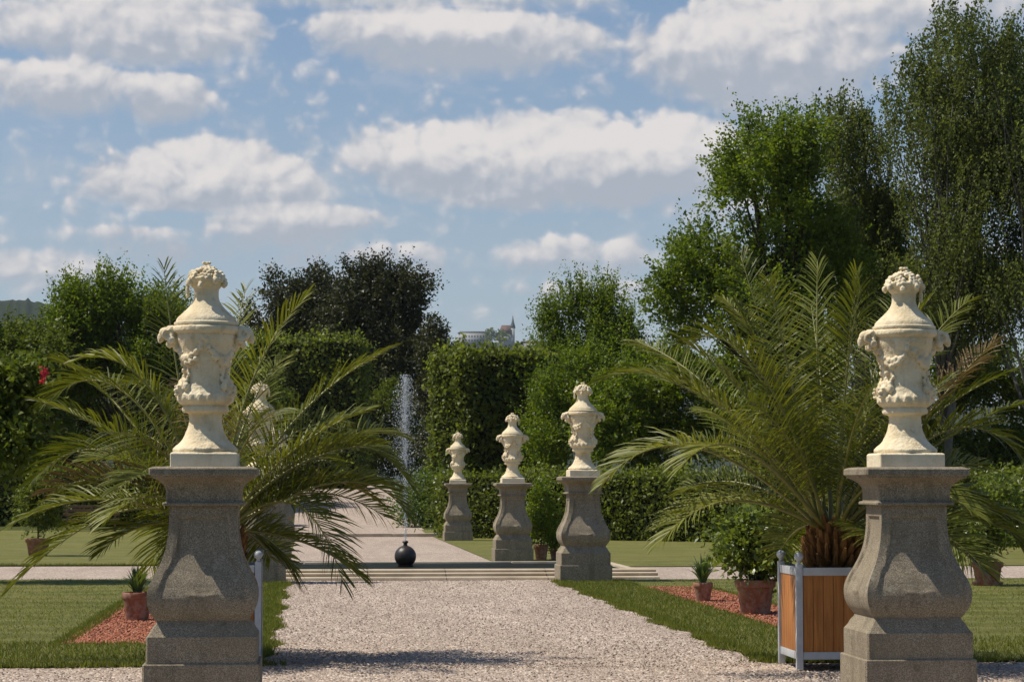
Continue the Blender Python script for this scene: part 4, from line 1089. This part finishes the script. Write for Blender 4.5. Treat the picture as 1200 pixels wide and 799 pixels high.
cov = t.m('ADD', t.m('MULTIPLY', den, 1.35), t.m('MULTIPLY', t.m('SUBTRACT', n1, .5), 1.4))
cov = t.m('SUBTRACT', cov, t.n('ShaderNodeMapRange', i_0=el, i_1=.23, i_2=.45, i_3=0.0, i_4=1.0).outputs[0])
cov = t.m('SUBTRACT', cov, t.n('ShaderNodeMapRange', i_0=t.m('ABSOLUTE', az), i_1=.35, i_2=.9, i_3=0.0, i_4=.8).outputs[0])
top = t.n('ShaderNodeMapRange', i_0=hgt, i_1=-.12, i_2=.12, i_3=.90, i_4=.50).outputs[0]      # crisp tops, soft bases
alpha = t.n('ShaderNodeMapRange', interpolation_type='SMOOTHSTEP', i_0=cov, i_1=.05, i_2=top).outputs[0]
lit = t.m('ADD', t.m('MULTIPLY', t.m('SUBTRACT', n1, n2), 1.5), t.m('MULTIPLY', hgt, 1.5))
lit = t.n('ShaderNodeMapRange', interpolation_type='SMOOTHSTEP', i_0=lit, i_1=-.45, i_2=.80).outputs[0]
ccol = t.mix(lit, (4.6, 5.0, 5.8, 1), (9.0, 8.45, 8.2, 1))
haze = t.n('ShaderNodeMapRange', i_0=el, i_1=0.0, i_2=.24, i_3=.75, i_4=.05).outputs[0]
skc = t.mix(1.0, sky.outputs[0], (.82, .93, 1.04, 1), 'MULTIPLY')
skc = t.mix(haze, skc, (4.7, 5.2, 6.0, 1))
vm = t.n('ShaderNodeMapping', i_Vector=uvw, i_Scale=(.42, .95, 1), i_Location=(3.1, 1.7, 0)).outputs[0]
veil = t.noise(vm, 1.0, 7, .62)
skc = t.mix(t.n('ShaderNodeMapRange', interpolation_type='SMOOTHSTEP', i_0=veil, i_1=.50, i_2=.78, i_3=0.0, i_4=.4).outputs[0], skc, (6.3, 6.35, 6.7, 1))
full = t.mix(t.m('MULTIPLY', alpha, .94), skc, ccol)
t.put(bgn.inputs[0], full); bgn.inputs[1].default_value = .09
t.nt.links.new(bgn.outputs[0], wo.inputs[0])
W.cycles.sampling_method = 'MANUAL'; W.cycles.sample_map_resolution = 512

# ------------------------------------------------------------------ camera and render settings
cd = bpy.data.cameras.new('camera'); cam = bpy.data.objects.new('camera', cd); COL.objects.link(cam)
cam.location = CAM; cam.rotation_euler = (math.pi / 2 + PITCH, 0, -PSI)
cd.sensor_width = 36; cd.lens = 36 * F_PX / 1200; cd.clip_end = 20000; cd.clip_start = .1
S.camera = cam
S.render.resolution_x, S.render.resolution_y = 1024, 681
S.view_settings.view_transform = 'Standard'; S.view_settings.look = 'None'; S.view_settings.exposure = 0; S.view_settings.gamma = 1
S.render.engine = 'CYCLES'
S.cycles.use_denoising = True
S.cycles.max_bounces = 6; S.cycles.diffuse_bounces = 3; S.cycles.glossy_bounces = 2; S.cycles.transmission_bounces = 4; S.cycles.transparent_max_bounces = 6; S.cycles.volume_bounces = 1
